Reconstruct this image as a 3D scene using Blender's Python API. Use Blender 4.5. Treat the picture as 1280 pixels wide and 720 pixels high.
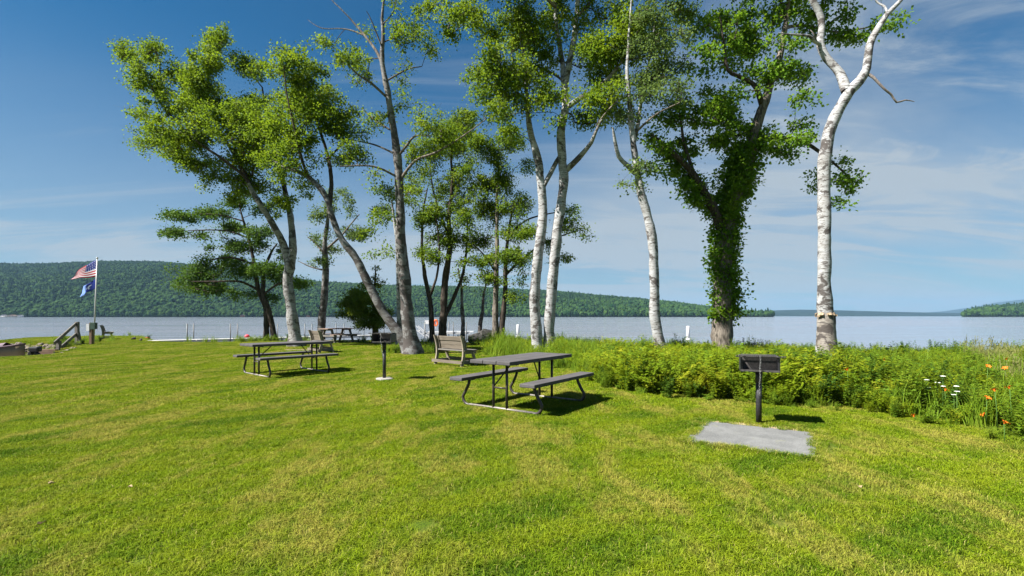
import bpy, bmesh, math, random
import numpy as np
from mathutils import Vector, Matrix
R = math.radians
SC = bpy.context.scene
for o in list(bpy.data.objects): bpy.data.objects.remove(o, do_unlink=True)
COL = SC.collection

# ------------------------------------------------------------------ camera
EYE = 1.42; F = 604.4; HOR = 395.0
cam_d = bpy.data.cameras.new('camera'); cam = bpy.data.objects.new('camera', cam_d); COL.objects.link(cam)
cam.location = (0, 0, EYE); cam.rotation_euler = (R(90), 0, 0)
cam_d.sensor_width = 36; cam_d.lens = 17.0; cam_d.shift_y = (HOR - 360) / 1280
cam_d.clip_start = 0.05; cam_d.clip_end = 40000
SC.camera = cam
# ------------------------------------------------------------------ sun, sky, exposure
SUN_EL = 48.0
SUN_AZ = math.atan2(-0.90, -0.32)          # direction towards the sun: from +Y clockwise
sdir = Vector((math.sin(SUN_AZ) * math.cos(R(SUN_EL)), math.cos(SUN_AZ) * math.cos(R(SUN_EL)), math.sin(R(SUN_EL))))
sun_d = bpy.data.lights.new('sun', 'SUN'); sun_d.energy = 4.8; sun_d.angle = R(0.5); sun_d.color = (1.0, 0.965, 0.90)
sun = bpy.data.objects.new('sun', sun_d); COL.objects.link(sun)
sun.location = (0, 0, 60); sun.rotation_euler = sdir.to_track_quat('Z', 'Y').to_euler()
SKY_STRENGTH = 0.05; CL_OFF = 5.0

def build_world():
    w = bpy.data.worlds.new('World'); SC.world = w; w.use_nodes = True
    nt = w.node_tree; N = nt.nodes; L = nt.links; N.clear()
    out = N.new('ShaderNodeOutputWorld'); bg = N.new('ShaderNodeBackground'); bg.inputs[1].default_value = SKY_STRENGTH
    sky = N.new('ShaderNodeTexSky'); sky.sky_type = 'NISHITA'; sky.sun_disc = False
    sky.sun_elevation = R(SUN_EL); sky.sun_rotation = SUN_AZ
    sky.air_density = 1.0; sky.dust_density = 0.3; sky.ozone_density = 5.0; sky.altitude = 200
    tc = N.new('ShaderNodeTexCoord')
    sep = N.new('ShaderNodeSeparateXYZ'); L.new(tc.outputs['Generated'], sep.inputs[0])
    def math_(op, a, b=None, c=None):
        m = N.new('ShaderNodeMath'); m.operation = op
        for i, v in enumerate((a, b, c)):
            if v is None: continue
            if isinstance(v, (int, float)): m.inputs[i].default_value = v
            else: L.new(v, m.inputs[i])
        return m.outputs[0]
    den = math_('ADD', math_('MAXIMUM', sep.outputs[2], 0.0), 0.16)
    px = math_('DIVIDE', sep.outputs[0], den); py = math_('DIVIDE', sep.outputs[1], den)
    cmb = N.new('ShaderNodeCombineXYZ'); L.new(px, cmb.inputs[0]); L.new(py, cmb.inputs[1])
    def noise(scale, detail, rough, sx, sy, rot, off, dist=0.0):
        mp = N.new('ShaderNodeMapping'); mp.inputs['Scale'].default_value = (sx, sy, 1); mp.inputs['Rotation'].default_value = (0, 0, R(rot)); mp.inputs['Location'].default_value = (off, off * .7, 0)
        L.new(cmb.outputs[0], mp.inputs[0])
        n = N.new('ShaderNodeTexNoise'); n.inputs['Scale'].default_value = scale; n.inputs['Detail'].default_value = detail; n.inputs['Roughness'].default_value = rough; n.inputs['Distortion'].default_value = dist
        L.new(mp.outputs[0], n.inputs['Vector']); return n.outputs[0]
    def ramp(v, a, b):
        m = N.new('ShaderNodeMapRange'); m.interpolation_type = 'SMOOTHSTEP'
        m.inputs[1].default_value = a; m.inputs[2].default_value = b; L.new(v, m.inputs[0]); return m.outputs[0]
    big = ramp(noise(0.30, 2, .5, 1, 1, 20, CL_OFF), 0.38, 0.58)
    wisp = ramp(noise(1.5, 10, .64, .5, 1.5, 24, CL_OFF + 4.2, 1.1), 0.44, 0.70)
    streak = ramp(noise(2.4, 8, .62, .22, 1.5, -30, CL_OFF + 9.0, .5), 0.50, 0.80)
    soft = ramp(noise(0.55, 6, .55, .7, 1.3, 15, CL_OFF + 1.7, .4), 0.38, 0.72)
    cl = math_('ADD', math_('MULTIPLY', math_('ADD', math_('MULTIPLY', wisp, .85), math_('MULTIPLY', soft, .55)), big), math_('MULTIPLY', streak, .36))
    low = math_('SUBTRACT', 1.0, ramp(sep.outputs[2], 0.0, 0.48))
    cl = math_('ADD', cl, math_('MULTIPLY', low, math_('ADD', math_('MULTIPLY', soft, .35), .52)))
    cl = math_('MINIMUM', math_('MULTIPLY', cl, 1.12), 0.90)
    mix = N.new('ShaderNodeMix'); mix.data_type = 'RGBA'
    tint = N.new('ShaderNodeMix'); tint.data_type = 'RGBA'; tint.blend_type = 'MULTIPLY'; tint.inputs[0].default_value = 1.0
    L.new(sky.outputs[0], tint.inputs[6]); tint.inputs[7].default_value = (.105, .46, .585, 1)
    L.new(cl, mix.inputs[0]); L.new(tint.outputs[2], mix.inputs[6]); mix.inputs[7].default_value = (3.1, 3.5, 3.8, 1)
    L.new(mix.outputs[2], bg.inputs[0]); L.new(bg.outputs[0], out.inputs[0])
build_world()
vs = SC.view_settings; vs.view_transform = 'Standard'; vs.look = 'None'; vs.gamma = 1.0; vs.exposure = 1.70; vs.use_curve_mapping = False
SC.cycles.use_denoising = True
SC.cycles.max_bounces = 9; SC.cycles.diffuse_bounces = 6; SC.cycles.glossy_bounces = 3; SC.cycles.transmission_bounces = 6
SC.cycles.volume_bounces = 0; SC.cycles.transparent_max_bounces = 8; SC.cycles.caustics_reflective = False; SC.cycles.caustics_refractive = False
SC.cycles.sample_clamp_indirect = 6.0

# ------------------------------------------------------------------ helpers
rng = np.random.default_rng(11); random.seed(5)
def P(x, y, d):                 # where a point seen at x, y and d metres deep stands
    return np.array(((x - 640) / F * d, d, EYE - (y - HOR) * d / F))
def G(x, y):                    # a point of the flat lawn
    d = F * EYE / (y - HOR); return np.array(((x - 640) / F * d, d, 0.0))

def mesh_np(name, verts, faces, mat=None, smooth=False, n=None):
    """faces: (k, n) int array or list of tuples"""
    me = bpy.data.meshes.new(name)
    verts = np.asarray(verts, dtype=np.float32)
    if isinstance(faces, np.ndarray):
        k, n = faces.shape
        me.vertices.add(len(verts)); me.vertices.foreach_set('co', verts.ravel())
        me.loops.add(k * n); me.loops.foreach_set('vertex_index', faces.astype(np.int32).ravel())
        me.polygons.add(k); me.polygons.foreach_set('loop_start', np.arange(0, k * n, n, dtype=np.int32))
        me.update(calc_edges=True); me.validate()
    else:
        me.from_pydata([tuple(map(float, v)) for v in verts], [], faces); me.update()
    if smooth: me.polygons.foreach_set('use_smooth', np.ones(len(me.polygons), dtype=bool))
    if mat is not None: me.materials.append(mat)
    return me

def link(name, me, parent=None, loc=None, rot=None):
    o = bpy.data.objects.new(name, me); COL.objects.link(o)
    if parent is not None: o.parent = parent
    if loc is not None: o.location = loc
    if rot is not None: o.rotation_euler = rot
    return o
def tag(o, label, cat, group=None, kind=None):
    o['label'] = label
    if cat: o['category'] = cat
    if group: o['group'] = group
    if kind: o['kind'] = kind
    return o
def thing(name, label, cat, loc=(0, 0, 0), rz=0.0, group=None):
    o = bpy.data.objects.new(name, None); COL.objects.link(o); o.location = [float(c) for c in loc]; o.rotation_euler = (0, 0, rz)
    o.empty_display_size = .2
    return tag(o, label, cat, group)
def structure(o): o['kind'] = 'structure'; return o

class MB:
    """collects shapes, builds one mesh"""
    def __init__(s): s.bm = bmesh.new()
    def box(s, c, size, rot=None, bevel=0.0):
        r = bmesh.ops.create_cube(s.bm, size=1.0); vs_ = r['verts']
        bmesh.ops.scale(s.bm, vec=size, verts=vs_)
        if bevel > 0:
            es = list({e for v in vs_ for e in v.link_edges})
            b = bmesh.ops.bevel(s.bm, geom=es, offset=bevel, segments=2, affect='EDGES', profile=.5)
            vs_ = list({v for f in b['faces'] for v in f.verts} | {v for v in vs_ if v.is_valid})
        M = Matrix.Translation(Vector([float(q) for q in c]))
        if rot is not None: M = M @ (rot if isinstance(rot, Matrix) else Matrix.Rotation(rot, 4, 'Z'))
        bmesh.ops.transform(s.bm, matrix=M, verts=vs_)
        return s
    def beam(s, a, b, w, h, up=(0, 0, 1), bevel=0.0):
        a = Vector([float(q) for q in a]); b = Vector([float(q) for q in b]); d = b - a; x = d.normalized()
        up = Vector(up); y = up.cross(x)
        if y.length < 1e-4: y = Vector((0, 1, 0)).cross(x)
        y.normalize(); z = x.cross(y)
        M = Matrix((x, y, z)).transposed().to_4x4()
        return s.box((a + b) / 2, (d.length, w, h), M, bevel)
    def tube(s, pts, r, seg=8, caps=True):
        pts = [Vector([float(q) for q in p]) for p in pts]; n = len(pts)
        rr = r if hasattr(r, '__len__') else [r] * n
        rings = []; ref = None
        for i, p in enumerate(pts):
            t = (pts[min(i + 1, n - 1)] - pts[max(i - 1, 0)]).normalized()
            if ref is None:
                ref = t.orthogonal().normalized()
            ref = (ref - t * ref.dot(t)).normalized(); bi = t.cross(ref)
            rings.append([s.bm.verts.new(p + (ref * math.cos(2 * math.pi * k / seg) + bi * math.sin(2 * math.pi * k / seg)) * rr[i]) for k in range(seg)])
        for a, b in zip(rings, rings[1:]):
            for k in range(seg):
                f = s.bm.faces.new((a[k], a[(k + 1) % seg], b[(k + 1) % seg], b[k])); f.smooth = True
        if caps:
            s.bm.faces.new(rings[0][::-1]); s.bm.faces.new(rings[-1])
        return s
    def prism(s, prof, y0, y1):
        """profile in x,z extruded along y"""
        a = [s.bm.verts.new((p[0], y0, p[1])) for p in prof]; b = [s.bm.verts.new((p[0], y1, p[1])) for p in prof]
        s.bm.faces.new(a); s.bm.faces.new(b[::-1]); n = len(prof)
        for i in range(n): s.bm.faces.new((a[i], b[i], b[(i + 1) % n], a[(i + 1) % n]))
        return s
    def mesh(s, name, mat):
        bmesh.ops.recalc_face_normals(s.bm, faces=s.bm.faces)
        me = bpy.data.meshes.new(name); s.bm.to_mesh(me); s.bm.free()
        if mat is not None: me.materials.append(mat)
        return me
    def obj(s, name, mat, parent=None, loc=None, rot=None): return link(name, s.mesh(name, mat), parent, loc, rot)

# ------------------------------------------------------------------ materials
class NT:
    def __init__(s, name):
        s.m = bpy.data.materials.new(name); s.m.use_nodes = True; s.t = s.m.node_tree; s.t.nodes.clear(); s.N = s.t.nodes; s.L = s.t.links
        s.out = s.N.new('ShaderNodeOutputMaterial')
    def n(s, t, **kw):
        o = s.N.new(t)
        for k, v in kw.items(): setattr(o, k, v)
        return o
    def l(s, a, b): s.L.new(a, b)
    def pos(s, kind='world'):
        if kind == 'world': return s.n('ShaderNodeNewGeometry').outputs['Position']
        return s.n('ShaderNodeTexCoord').outputs['Object']
    def scaled(s, v, sc, rot=(0, 0, 0), loc=(0, 0, 0)):
        m = s.n('ShaderNodeMapping'); m.inputs['Scale'].default_value = sc; m.inputs['Rotation'].default_value = rot; m.inputs['Location'].default_value = loc; s.l(v, m.inputs[0]); return m.outputs[0]
    def noise(s, v, scale, detail=3, rough=.55, dist=0.0):
        n = s.n('ShaderNodeTexNoise'); n.inputs['Scale'].default_value = scale; n.inputs['Detail'].default_value = detail; n.inputs['Roughness'].default_value = rough; n.inputs['Distortion'].default_value = dist
        s.l(v, n.inputs['Vector']); return n.outputs[0]
    def rmp(s, v, a, b, lo=0.0, hi=1.0):
        m = s.n('ShaderNodeMapRange', interpolation_type='SMOOTHSTEP')
        m.inputs[1].default_value = a; m.inputs[2].default_value = b; m.inputs[3].default_value = lo; m.inputs[4].default_value = hi
        s.l(v, m.inputs[0]); return m.outputs[0]
    def math(s, op, a, b=0.0):
        m = s.n('ShaderNodeMath', operation=op)
        for i, v in enumerate((a, b)):
            if isinstance(v, (int, float)): m.inputs[i].default_value = v
            else: s.l(v, m.inputs[i])
        return m.outputs[0]
    def mix(s, f, a, b, blend='MIX'):
        m = s.n('ShaderNodeMix', data_type='RGBA', blend_type=blend)
        for i, v in ((0, f), (6, a), (7, b)):
            if isinstance(v, (int, float)): m.inputs[i].default_value = v
            elif isinstance(v, tuple): m.inputs[i].default_value = v + (1,) if len(v) == 3 else v
            else: s.l(v, m.inputs[i])
        return m.outputs[2]
    def bump(s, h, strength=.3, dist=.01):
        b = s.n('ShaderNodeBump'); b.inputs['Strength'].default_value = strength; b.inputs['Distance'].default_value = dist; s.l(h, b.inputs['Height']); return b.outputs[0]
    def bsdf(s, col, rough=.6, spec=.3, metal=0.0, normal=None):
        b = s.n('ShaderNodeBsdfPrincipled')
        if isinstance(col, tuple): b.inputs['Base Color'].default_value = col + (1,)
        else: s.l(col, b.inputs['Base Color'])
        if isinstance(rough, (int, float)): b.inputs['Roughness'].default_value = rough
        else: s.l(rough, b.inputs['Roughness'])
        b.inputs['Specular IOR Level'].default_value = spec; b.inputs['Metallic'].default_value = metal
        if normal is not None: s.l(normal, b.inputs['Normal'])
        return b.outputs[0]
    def done(s, sh): s.l(sh, s.out.inputs['Surface']); return s.m

def mat_plain(name, col, rough=.6, spec=.3, metal=0.0, var=.25, scale=9.0, bump=.15):
    t = NT(name); v = t.pos('obj'); n1 = t.noise(v, scale, 5, .6); n2 = t.noise(v, scale * 6, 3)
    c = t.mix(t.rmp(n1, .3, .7), tuple(q * (1 - var) for q in col), tuple(min(1, q * (1 + var)) for q in col))
    c = t.mix(t.rmp(n2, .55, .75, 0, .35), c, tuple(q * .6 for q in col))
    return t.done(t.bsdf(c, rough, spec, metal, t.bump(n2, bump, .004)))

def mat_leaf(name, dark, light, yellow, trans=.32, rough=.5, yfac=.25, clump=.9, obj_rand=False):
    t = NT(name); g = t.n('ShaderNodeNewGeometry'); p = g.outputs['Position']
    isl = g.outputs['Random Per Island']
    cl = t.noise(p, clump, 2, .5)
    f = t.math('ADD', t.math('MULTIPLY', t.rmp(cl, .3, .7), .55), t.math('MULTIPLY', isl, .45))
    if obj_rand:
        f = t.math('ADD', t.math('MULTIPLY', f, .6), t.math('MULTIPLY', t.n('ShaderNodeObjectInfo').outputs['Random'], .4))
    c = t.mix(f, dark, light)
    y = t.math('MULTIPLY', t.rmp(t.noise(p, clump * 1.7, 2), .45, .72), yfac * 2)
    c = t.mix(t.math('MINIMUM', t.math('MULTIPLY', y, t.math('ADD', isl, .3)), 1.0), c, yellow)
    b = t.bsdf(c, .62, .12)
    tr = t.n('ShaderNodeBsdfTranslucent'); t.l(t.mix(.35, c, yellow), tr.inputs[0])
    m = t.n('ShaderNodeMixShader'); m.inputs[0].default_value = trans; t.l(b, m.inputs[1]); t.l(tr.outputs[0], m.inputs[2])
    return t.done(m.outputs[0])

def lawn_colour(t, p):
    """colours of the turf itself: mowing lines, drier and lusher patches"""
    big = t.noise(t.scaled(p, (1, .55, 1), (0, 0, R(28))), .55, 4, .6, .4)
    mid = t.noise(t.scaled(p, (1, .4, 1), (0, 0, R(-22))), 1.5, 5, .68, .3)
    fine = t.noise(p, 9, 4, .7)
    mow = t.n('ShaderNodeTexWave', wave_type='BANDS', bands_direction='X', wave_profile='SIN')
    mow.inputs['Scale'].default_value = .42; mow.inputs['Distortion'].default_value = 1.6; mow.inputs['Detail'].default_value = 3; mow.inputs['Detail Scale'].default_value = .7
    t.l(t.scaled(p, (1, 1, 1), (0, 0, R(62))), mow.inputs['Vector'])
    c = t.mix(t.rmp(big, .40, .60), (.066, .134, .004), (.180, .250, .006))
    c = t.mix(t.math('MULTIPLY', t.rmp(mow.outputs[1], .3, .75), .7), c, (.222, .268, .010))
    c = t.mix(t.math('MULTIPLY', t.rmp(mid, .46, .62), .92), c, (.35, .30, .062))
    c = t.mix(t.math('MULTIPLY', t.rmp(fine, .48, .66), .6), c, (.060, .140, .008))
    return c

def mat_ground():
    t = NT('lawn_soil'); p = t.pos('world')
    c = lawn_colour(t, p)
    c = t.mix(t.rmp(t.noise(p, 40, 3, .7), .35, .7, .5, .85), c, (.030, .048, .008))
    z = t.n('ShaderNodeSeparateXYZ'); t.l(p, z.inputs[0])
    peb = t.n('ShaderNodeTexVoronoi'); peb.inputs['Scale'].default_value = 9; t.l(p, peb.inputs['Vector'])
    grav = t.mix(t.rmp(peb.outputs[0], 0, .7), (.36, .33, .29), (.16, .14, .12))
    zz = t.math('ADD', z.outputs[2], t.math('MULTIPLY', t.math('SUBTRACT', t.noise(p, 1.6, 4), .5), .5))
    c = t.mix(t.rmp(zz, -.55, -.35), grav, c)
    h = t.noise(p, 55, 4, .7)
    return t.done(t.bsdf(c, .9, .1, 0, t.bump(h, .7, .03)))
def mat_blade():
    t = NT('grass_blade'); g = t.n('ShaderNodeNewGeometry'); p = g.outputs['Position']; isl = g.outputs['Random Per Island']
    c = lawn_colour(t, p)
    c = t.mix(t.rmp(isl, .35, 1.0, 0, .6), c, (.238, .308, .018)); c = t.mix(t.rmp(isl, .0, .35, .65, 0), c, (.040, .085, .004))
    c = t.mix(t.rmp(isl, .95, .975), c, (.38, .34, .10))
    b = t.bsdf(c, .75, .06); tr = t.n('ShaderNodeBsdfTranslucent'); t.l(c, tr.inputs[0])
    m = t.n('ShaderNodeMixShader'); m.inputs[0].default_value = .3; t.l(b, m.inputs[1]); t.l(tr.outputs[0], m.inputs[2])
    return t.done(m.outputs[0])

def mat_birch(name, white=(.36, .365, .37), darkness=.5):
    t = NT(name); v = t.pos('world')
    lent = t.noise(t.scaled(v, (7, 7, 40)), 1, 4, .65, 1.2)
    lent2 = t.noise(t.scaled(v, (3, 3, 16)), 1, 4, .65, .5)
    blot = t.noise(t.scaled(v, (2.6, 2.6, 3.2)), 1, 5, .65, .8)
    tone = t.noise(t.scaled(v, (2.2, 2.2, 5)), 1, 4, .7)
    c = t.mix(t.rmp(tone, .35, .7), white, tuple(q * k for q, k in zip(white, (.66, .63, .60))))
    c = t.mix(t.rmp(lent, .53, .585, 0, .85), c, (.12, .10, .09))
    c = t.mix(t.rmp(lent2, .57, .63, 0, .9), c, (.07, .06, .055))
    c = t.mix(t.rmp(blot, .64 - .14 * darkness, .71 - .14 * darkness, 0, .92), c, (.055, .046, .042))
    h = t.math('SUBTRACT', t.noise(t.scaled(v, (9, 9, 60)), 1, 3), t.math('MULTIPLY', t.rmp(blot, .6, .75), 1.2))
    return t.done(t.bsdf(c, .75, .2, 0, t.bump(h, .5, .012)))
def mat_bark(name, a, b, sc=9):
    t = NT(name); v = t.pos('world')
    fur = t.noise(t.scaled(v, (sc * 2, sc * 2, sc * .35)), 1, 5, .65, .6)
    tone = t.noise(v, 2.2, 4, .6)
    c = t.mix(t.rmp(fur, .38, .64), b, a); c = t.mix(t.rmp(tone, .5, .75, 0, .5), c, tuple(q * 1.35 for q in a))
    return t.done(t.bsdf(c, .9, .1, 0, t.bump(fur, .9, .03)))
def mat_wood(name, a, b, axis=0, sc=14):
    t = NT(name); v = t.pos('obj'); s3 = [sc, sc, sc]; s3[axis] = sc * .07
    g = t.noise(t.scaled(v, tuple(s3)), 1, 5, .65, 1.2); tone = t.noise(v, 2.4, 4, .6); rnd = t.n('ShaderNodeObjectInfo').outputs['Random']
    c = t.mix(t.rmp(g, .34, .68), a, b); c = t.mix(t.rmp(tone, .45, .75, 0, .45), c, tuple(q * .6 for q in a)); c = t.mix(t.math('MULTIPLY', rnd, .3), c, tuple(q * .75 for q in b))
    return t.done(t.bsdf(c, .85, .15, 0, t.bump(g, .5, .004)))
def mat_water():
    t = NT('lake_water'); p = t.pos('world')
    w1 = t.noise(t.scaled(p, (.45, 1.1, 1), (0, 0, R(12))), 1.0, 4, .6, .3)
    w2 = t.noise(t.scaled(p, (2.2, 4.0, 1), (0, 0, R(-8))), 1.0, 3, .55)
    gust = t.noise(t.scaled(p, (.010, .035, 1)), 1.0, 4, .55, .4)
    h = t.math('ADD', w1, t.math('MULTIPLY', w2, .6))
    gust2 = t.noise(t.scaled(p, (.05, .30, 1), (0, 0, R(5))), 1.0, 5, .65, .5)
    h = t.math('MULTIPLY', t.math('MULTIPLY', h, t.rmp(gust, .40, .60, .25, 1.4)), t.rmp(gust2, .38, .62, .3, 1.7))
    b = t.n('ShaderNodeBump'); b.inputs['Strength'].default_value = .85; b.inputs['Distance'].default_value = .18; t.l(h, b.inputs['Height'])
    return t.done(t.bsdf((.19, .20, .235), .10, .5, 0, b.outputs[0]))
def mat_concrete(name, a=(.155, .156, .152)):
    t = NT(name); v = t.pos('obj'); n = t.noise(v, 3.2, 6, .65, .4); f = t.noise(v, 60, 3, .7); st = t.noise(t.scaled(v, (1.2, 6, 1)), 1.0, 4, .6)
    c = t.mix(t.rmp(n, .3, .7), tuple(q * .74 for q in a), tuple(q * 1.08 for q in a)); c = t.mix(t.rmp(st, .5, .7, 0, .6), c, tuple(min(1, q * 1.3) for q in a))
    c = t.mix(t.rmp(f, .50, .66, 0, .6), c, tuple(q * .5 for q in a)); c = t.mix(t.rmp(t.noise(v, 140, 2, .7), .56, .68, 0, .6), c, tuple(min(1, q * 1.9) for q in a)); c = t.mix(t.rmp(t.noise(v, 5, 5, .7), .6, .72, 0, .6), c, (.17, .17, .09))
    return t.done(t.bsdf(c, .9, .15, 0, t.bump(f, .4, .004)))
M = {}
M['ground'] = mat_ground(); M['blade'] = mat_blade(); M['water'] = mat_water()
M['birch'] = mat_birch('birch_bark', darkness=.85); M['birch_grey'] = mat_birch('birch_bark_grey', (.20, .202, .20), 1.3); M['birch_mid'] = mat_birch('birch_bark_rough', (.30, .30, .295), 1.1)
M['bark'] = mat_bark('brown_bark', (.085, .068, .055), (.030, .024, .020)); M['bark_grey'] = mat_bark('grey_bark', (.21, .18, .15), (.06, .05, .042))
M['foot'] = mat_birch('weathered_foot_bark', (.27, .245, .215), 1.1)
M['twig'] = mat_bark('twig_bark', (.11, .09, .075), (.05, .04, .034), 20)
M['dead'] = mat_bark('dead_twig_bark', (.24, .21, .19), (.12, .10, .09), 20)
M['leaf_birch'] = mat_leaf('birch_leaf', (.062, .128, .008), (.146, .240, .012), (.265, .335, .016), .50, .5, .40)
M['leaf_birch_pale'] = mat_leaf('pale_birch_leaf', (.065, .115, .028), (.13, .20, .045), (.20, .27, .05), .42, .45, .25)
M['leaf_dark'] = mat_leaf('maple_leaf', (.030, .080, .012), (.070, .145, .018), (.15, .23, .02), .36, .45, .2)
M['leaf_yellow'] = mat_leaf('yellow_green_young_leaf', (.058, .118, .008), (.13, .225, .014), (.26, .33, .018), .48, .45, .42)  # yellow-green leaf colour of the young trees
M['leaf_vine'] = mat_leaf('vine_leaf', (.052, .135, .010), (.125, .245, .014), (.24, .34, .02), .5, .45, .3, 1.4)
M['leaf_cedar'] = mat_leaf('cedar_leaf', (.055, .110, .012), (.120, .185, .020), (.24, .27, .025), .45, .6, .4)
M['frame'] = mat_plain('brown_painted_steel', (.040, .033, .030), .42, .4, .0, .25, 30, .1)
M['frame_worn_sunlit'] = mat_plain('worn_sunlit_steel', (.20, .18, .16), .5, .4, .3, .35, 24, .2)  # paler than the frame: worn paint, with sunlight on the runners put into the colour
M['slab'] = mat_wood('brown_grey_plank', (.074, .069, .070), (.096, .090, .091), 0, 18)
M['iron'] = mat_plain('black_iron', (.020, .020, .022), .5, .4, .0, .4, 26, .3)
M['iron_worn'] = mat_plain('weathered_iron', (.060, .055, .052), .55, .4, .2, .5, 40, .3)
M['chain'] = mat_plain('galvanised_chain', (.25, .25, .25), .4, .5, .7, .2, 40, .1)
M['concrete'] = mat_concrete('concrete'); M['footing'] = mat_concrete('footing_concrete', (.27, .255, .225))
M['oldwood'] = mat_wood('weathered_board', (.13, .105, .08), (.21, .18, .145)); M['oldwood_pale'] = mat_wood('pale_weathered_wood', (.21, .175, .13), (.30, .26, .205), 2)
M['greywood'] = mat_wood('grey_board', (.11, .10, .09), (.19, .175, .155)); M['brownwood'] = mat_wood('brown_timber', (.12, .075, .05), (.20, .135, .09)); M['redwood'] = mat_wood('faded_red_board', (.20, .13, .10), (.31, .23, .19))
M['dockwood'] = mat_wood('dock_decking', (.33, .325, .31), (.46, .455, .435)); M['steel'] = mat_plain('galvanised_post', (.085, .09, .092), .5, .4, .4, .2)
M['white'] = mat_plain('white_paint', (.50, .50, .50), .5, .4, 0, .05); M['orange'] = mat_plain('orange_plastic', (.75, .14, .03), .5, .4, 0, .1); M['red'] = mat_plain('red_plastic', (.62, .03, .05), .5, .4, 0, .1)
M['rock'] = mat_plain('shore_rock', (.16, .135, .105), .9, .15, 0, .4, 3, .8); M['rock_dark'] = mat_plain('dark_boulder', (.055, .052, .048), .9, .15, 0, .4, 3, .8)
M['pole'] = mat_plain('white_pole', (.45, .45, .44), .4, .5, .1, .1); M['greenbox'] = mat_plain('dark_green_box', (.03, .06, .04), .5, .4)
M['hull'] = mat_plain('tan_hull', (.19, .145, .085), .45, .4, 0, .15, 4); M['blackplastic'] = mat_plain('black_plastic', (.012, .012, .014), .45, .4, 0, .2); M['mauve'] = mat_plain('mauve_cover', (.13, .09, .11), .7, .2)
M['peel'] = mat_plain('peeled_bark', (.34, .25, .165), .85, .15, 0, .3, 20, .5)

# ------------------------------------------------------------------ terrain and lake
WATER_Z = -1.1
SHORE = np.array([(-150, -90), (-150, 6), (-40, 12), (-24, 15.2), (-18.4, 16.6), (-17.2, 17.0), (-17.0, 18.1), (-18.6, 20.4), (-21.4, 23.9), (-24.5, 25.3),
    (-30, 28.5), (-32, 32), (-30, 34.6), (-26.5, 34.3), (-23, 30.2), (-20.8, 27.6), (-18.5, 26.4), (-16, 26.2), (-13.5, 27.8), (-11.5, 28.6), (-9.5, 28.3),
    (-7.5, 28.2), (-5, 26.8), (-2, 25.6), (0.5, 23.5), (3, 20.8), (6, 18.8), (9, 17.2), (13, 15.8), (20, 14.2), (40, 13), (150, 20), (150, -90)], float)
def shore_dist(x, y):
    """metres inside (+) or outside (-) the edge of the bank"""
    x = np.asarray(x, float); y = np.asarray(y, float); d = np.full(x.shape, 1e9); ins = np.zeros(x.shape, bool); n = len(SHORE)
    for i in range(n):
        ax, ay = SHORE[i]; bx, by = SHORE[(i + 1) % n]; ex, ey = bx - ax, by - ay
        t = np.clip(((x - ax) * ex + (y - ay) * ey) / (ex * ex + ey * ey), 0, 1)
        d = np.minimum(d, np.hypot(x - ax - t * ex, y - ay - t * ey))
        c = ((ay > y) != (by > y)) & (x < (bx - ax) * (y - ay) / (by - ay + 1e-12) + ax); ins ^= c
    return np.where(ins, d, -d)
def land_z(x, y):
    s = shore_dist(x, y); t = np.clip((.4 - s) / 3.4, 0, 1)
    return -1.75 * t * t * (3 - 2 * t) - .25 * np.clip((-s - 3) / 10, 0, 1) * 3
def axis(lo, hi, flo, fhi, fine, coarse):
    a = list(np.arange(flo, fhi + 1e-6, fine)); v = flo; st = fine
    while v > lo: st *= 1.35; v -= min(st, coarse); a.insert(0, v)
    v = fhi; st = fine
    while v < hi: st *= 1.35; v += min(st, coarse); a.append(v)
    return np.array(a)
gx = axis(-220, 220, -34, 20, .4, 25); gy = axis(-120, 90, 2, 38, .4, 25)
XX, YY = np.meshgrid(gx, gy); ZZ = land_z(XX, YY); nx, ny = len(gx), len(gy)
ii = np.arange(nx * ny).reshape(ny, nx)
qf = np.stack([ii[:-1, :-1], ii[:-1, 1:], ii[1:, 1:], ii[1:, :-1]], -1).reshape(-1, 4)
ground = structure(link('ground', mesh_np('ground', np.stack([XX, YY, ZZ], -1).reshape(-1, 3), qf, M['ground'], True)))
ground['label'] = 'mown lawn sloping to a gravel bank at the lake'
WE = 11500
water = structure(link('water', mesh_np('water', [(-19800, -60, WATER_Z), (19800, -60, WATER_Z), (19800, WE, WATER_Z), (-19800, WE, WATER_Z)], [(0, 1, 2, 3)], M['water'])))
water['label'] = 'wide rippled blue lake reaching the far hills'

# ------------------------------------------------------------------ far hills
def mat_hill(name, a, b, sc):
    t = NT(name); p = t.pos('world'); n = t.noise(p, sc, 6, .65); n2 = t.noise(p, sc * .12, 4, .55)
    c = t.mix(t.rmp(n, .35, .65), a, b); c = t.mix(t.rmp(n2, .42, .66, 0, .7), c, tuple(q * .62 for q in a))
    return t.done(t.bsdf(c, .95, .05, 0, t.bump(n, .8, 6)))
M['hill'] = mat_hill('hill_woodland_floor', (.020, .046, .014), (.036, .072, .018), .05)
M['hill_far'] = mat_hill('far_hill_woodland', (.008, .018, .014), (.016, .030, .020), .02)
def vnoise(x, y, seed, octv=4):
    r = np.random.default_rng(seed); out = np.zeros_like(x); amp = 1.0
    for o in range(octv):
        for k in range(3):
            a = r.uniform(0, 2 * math.pi); f = (2 ** o) * r.uniform(.7, 1.3); ph = r.uniform(0, 6.28)
            out += amp * np.sin(f * (x * math.cos(a) + y * math.sin(a)) + ph) / 3
        amp *= .5
    return out
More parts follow.
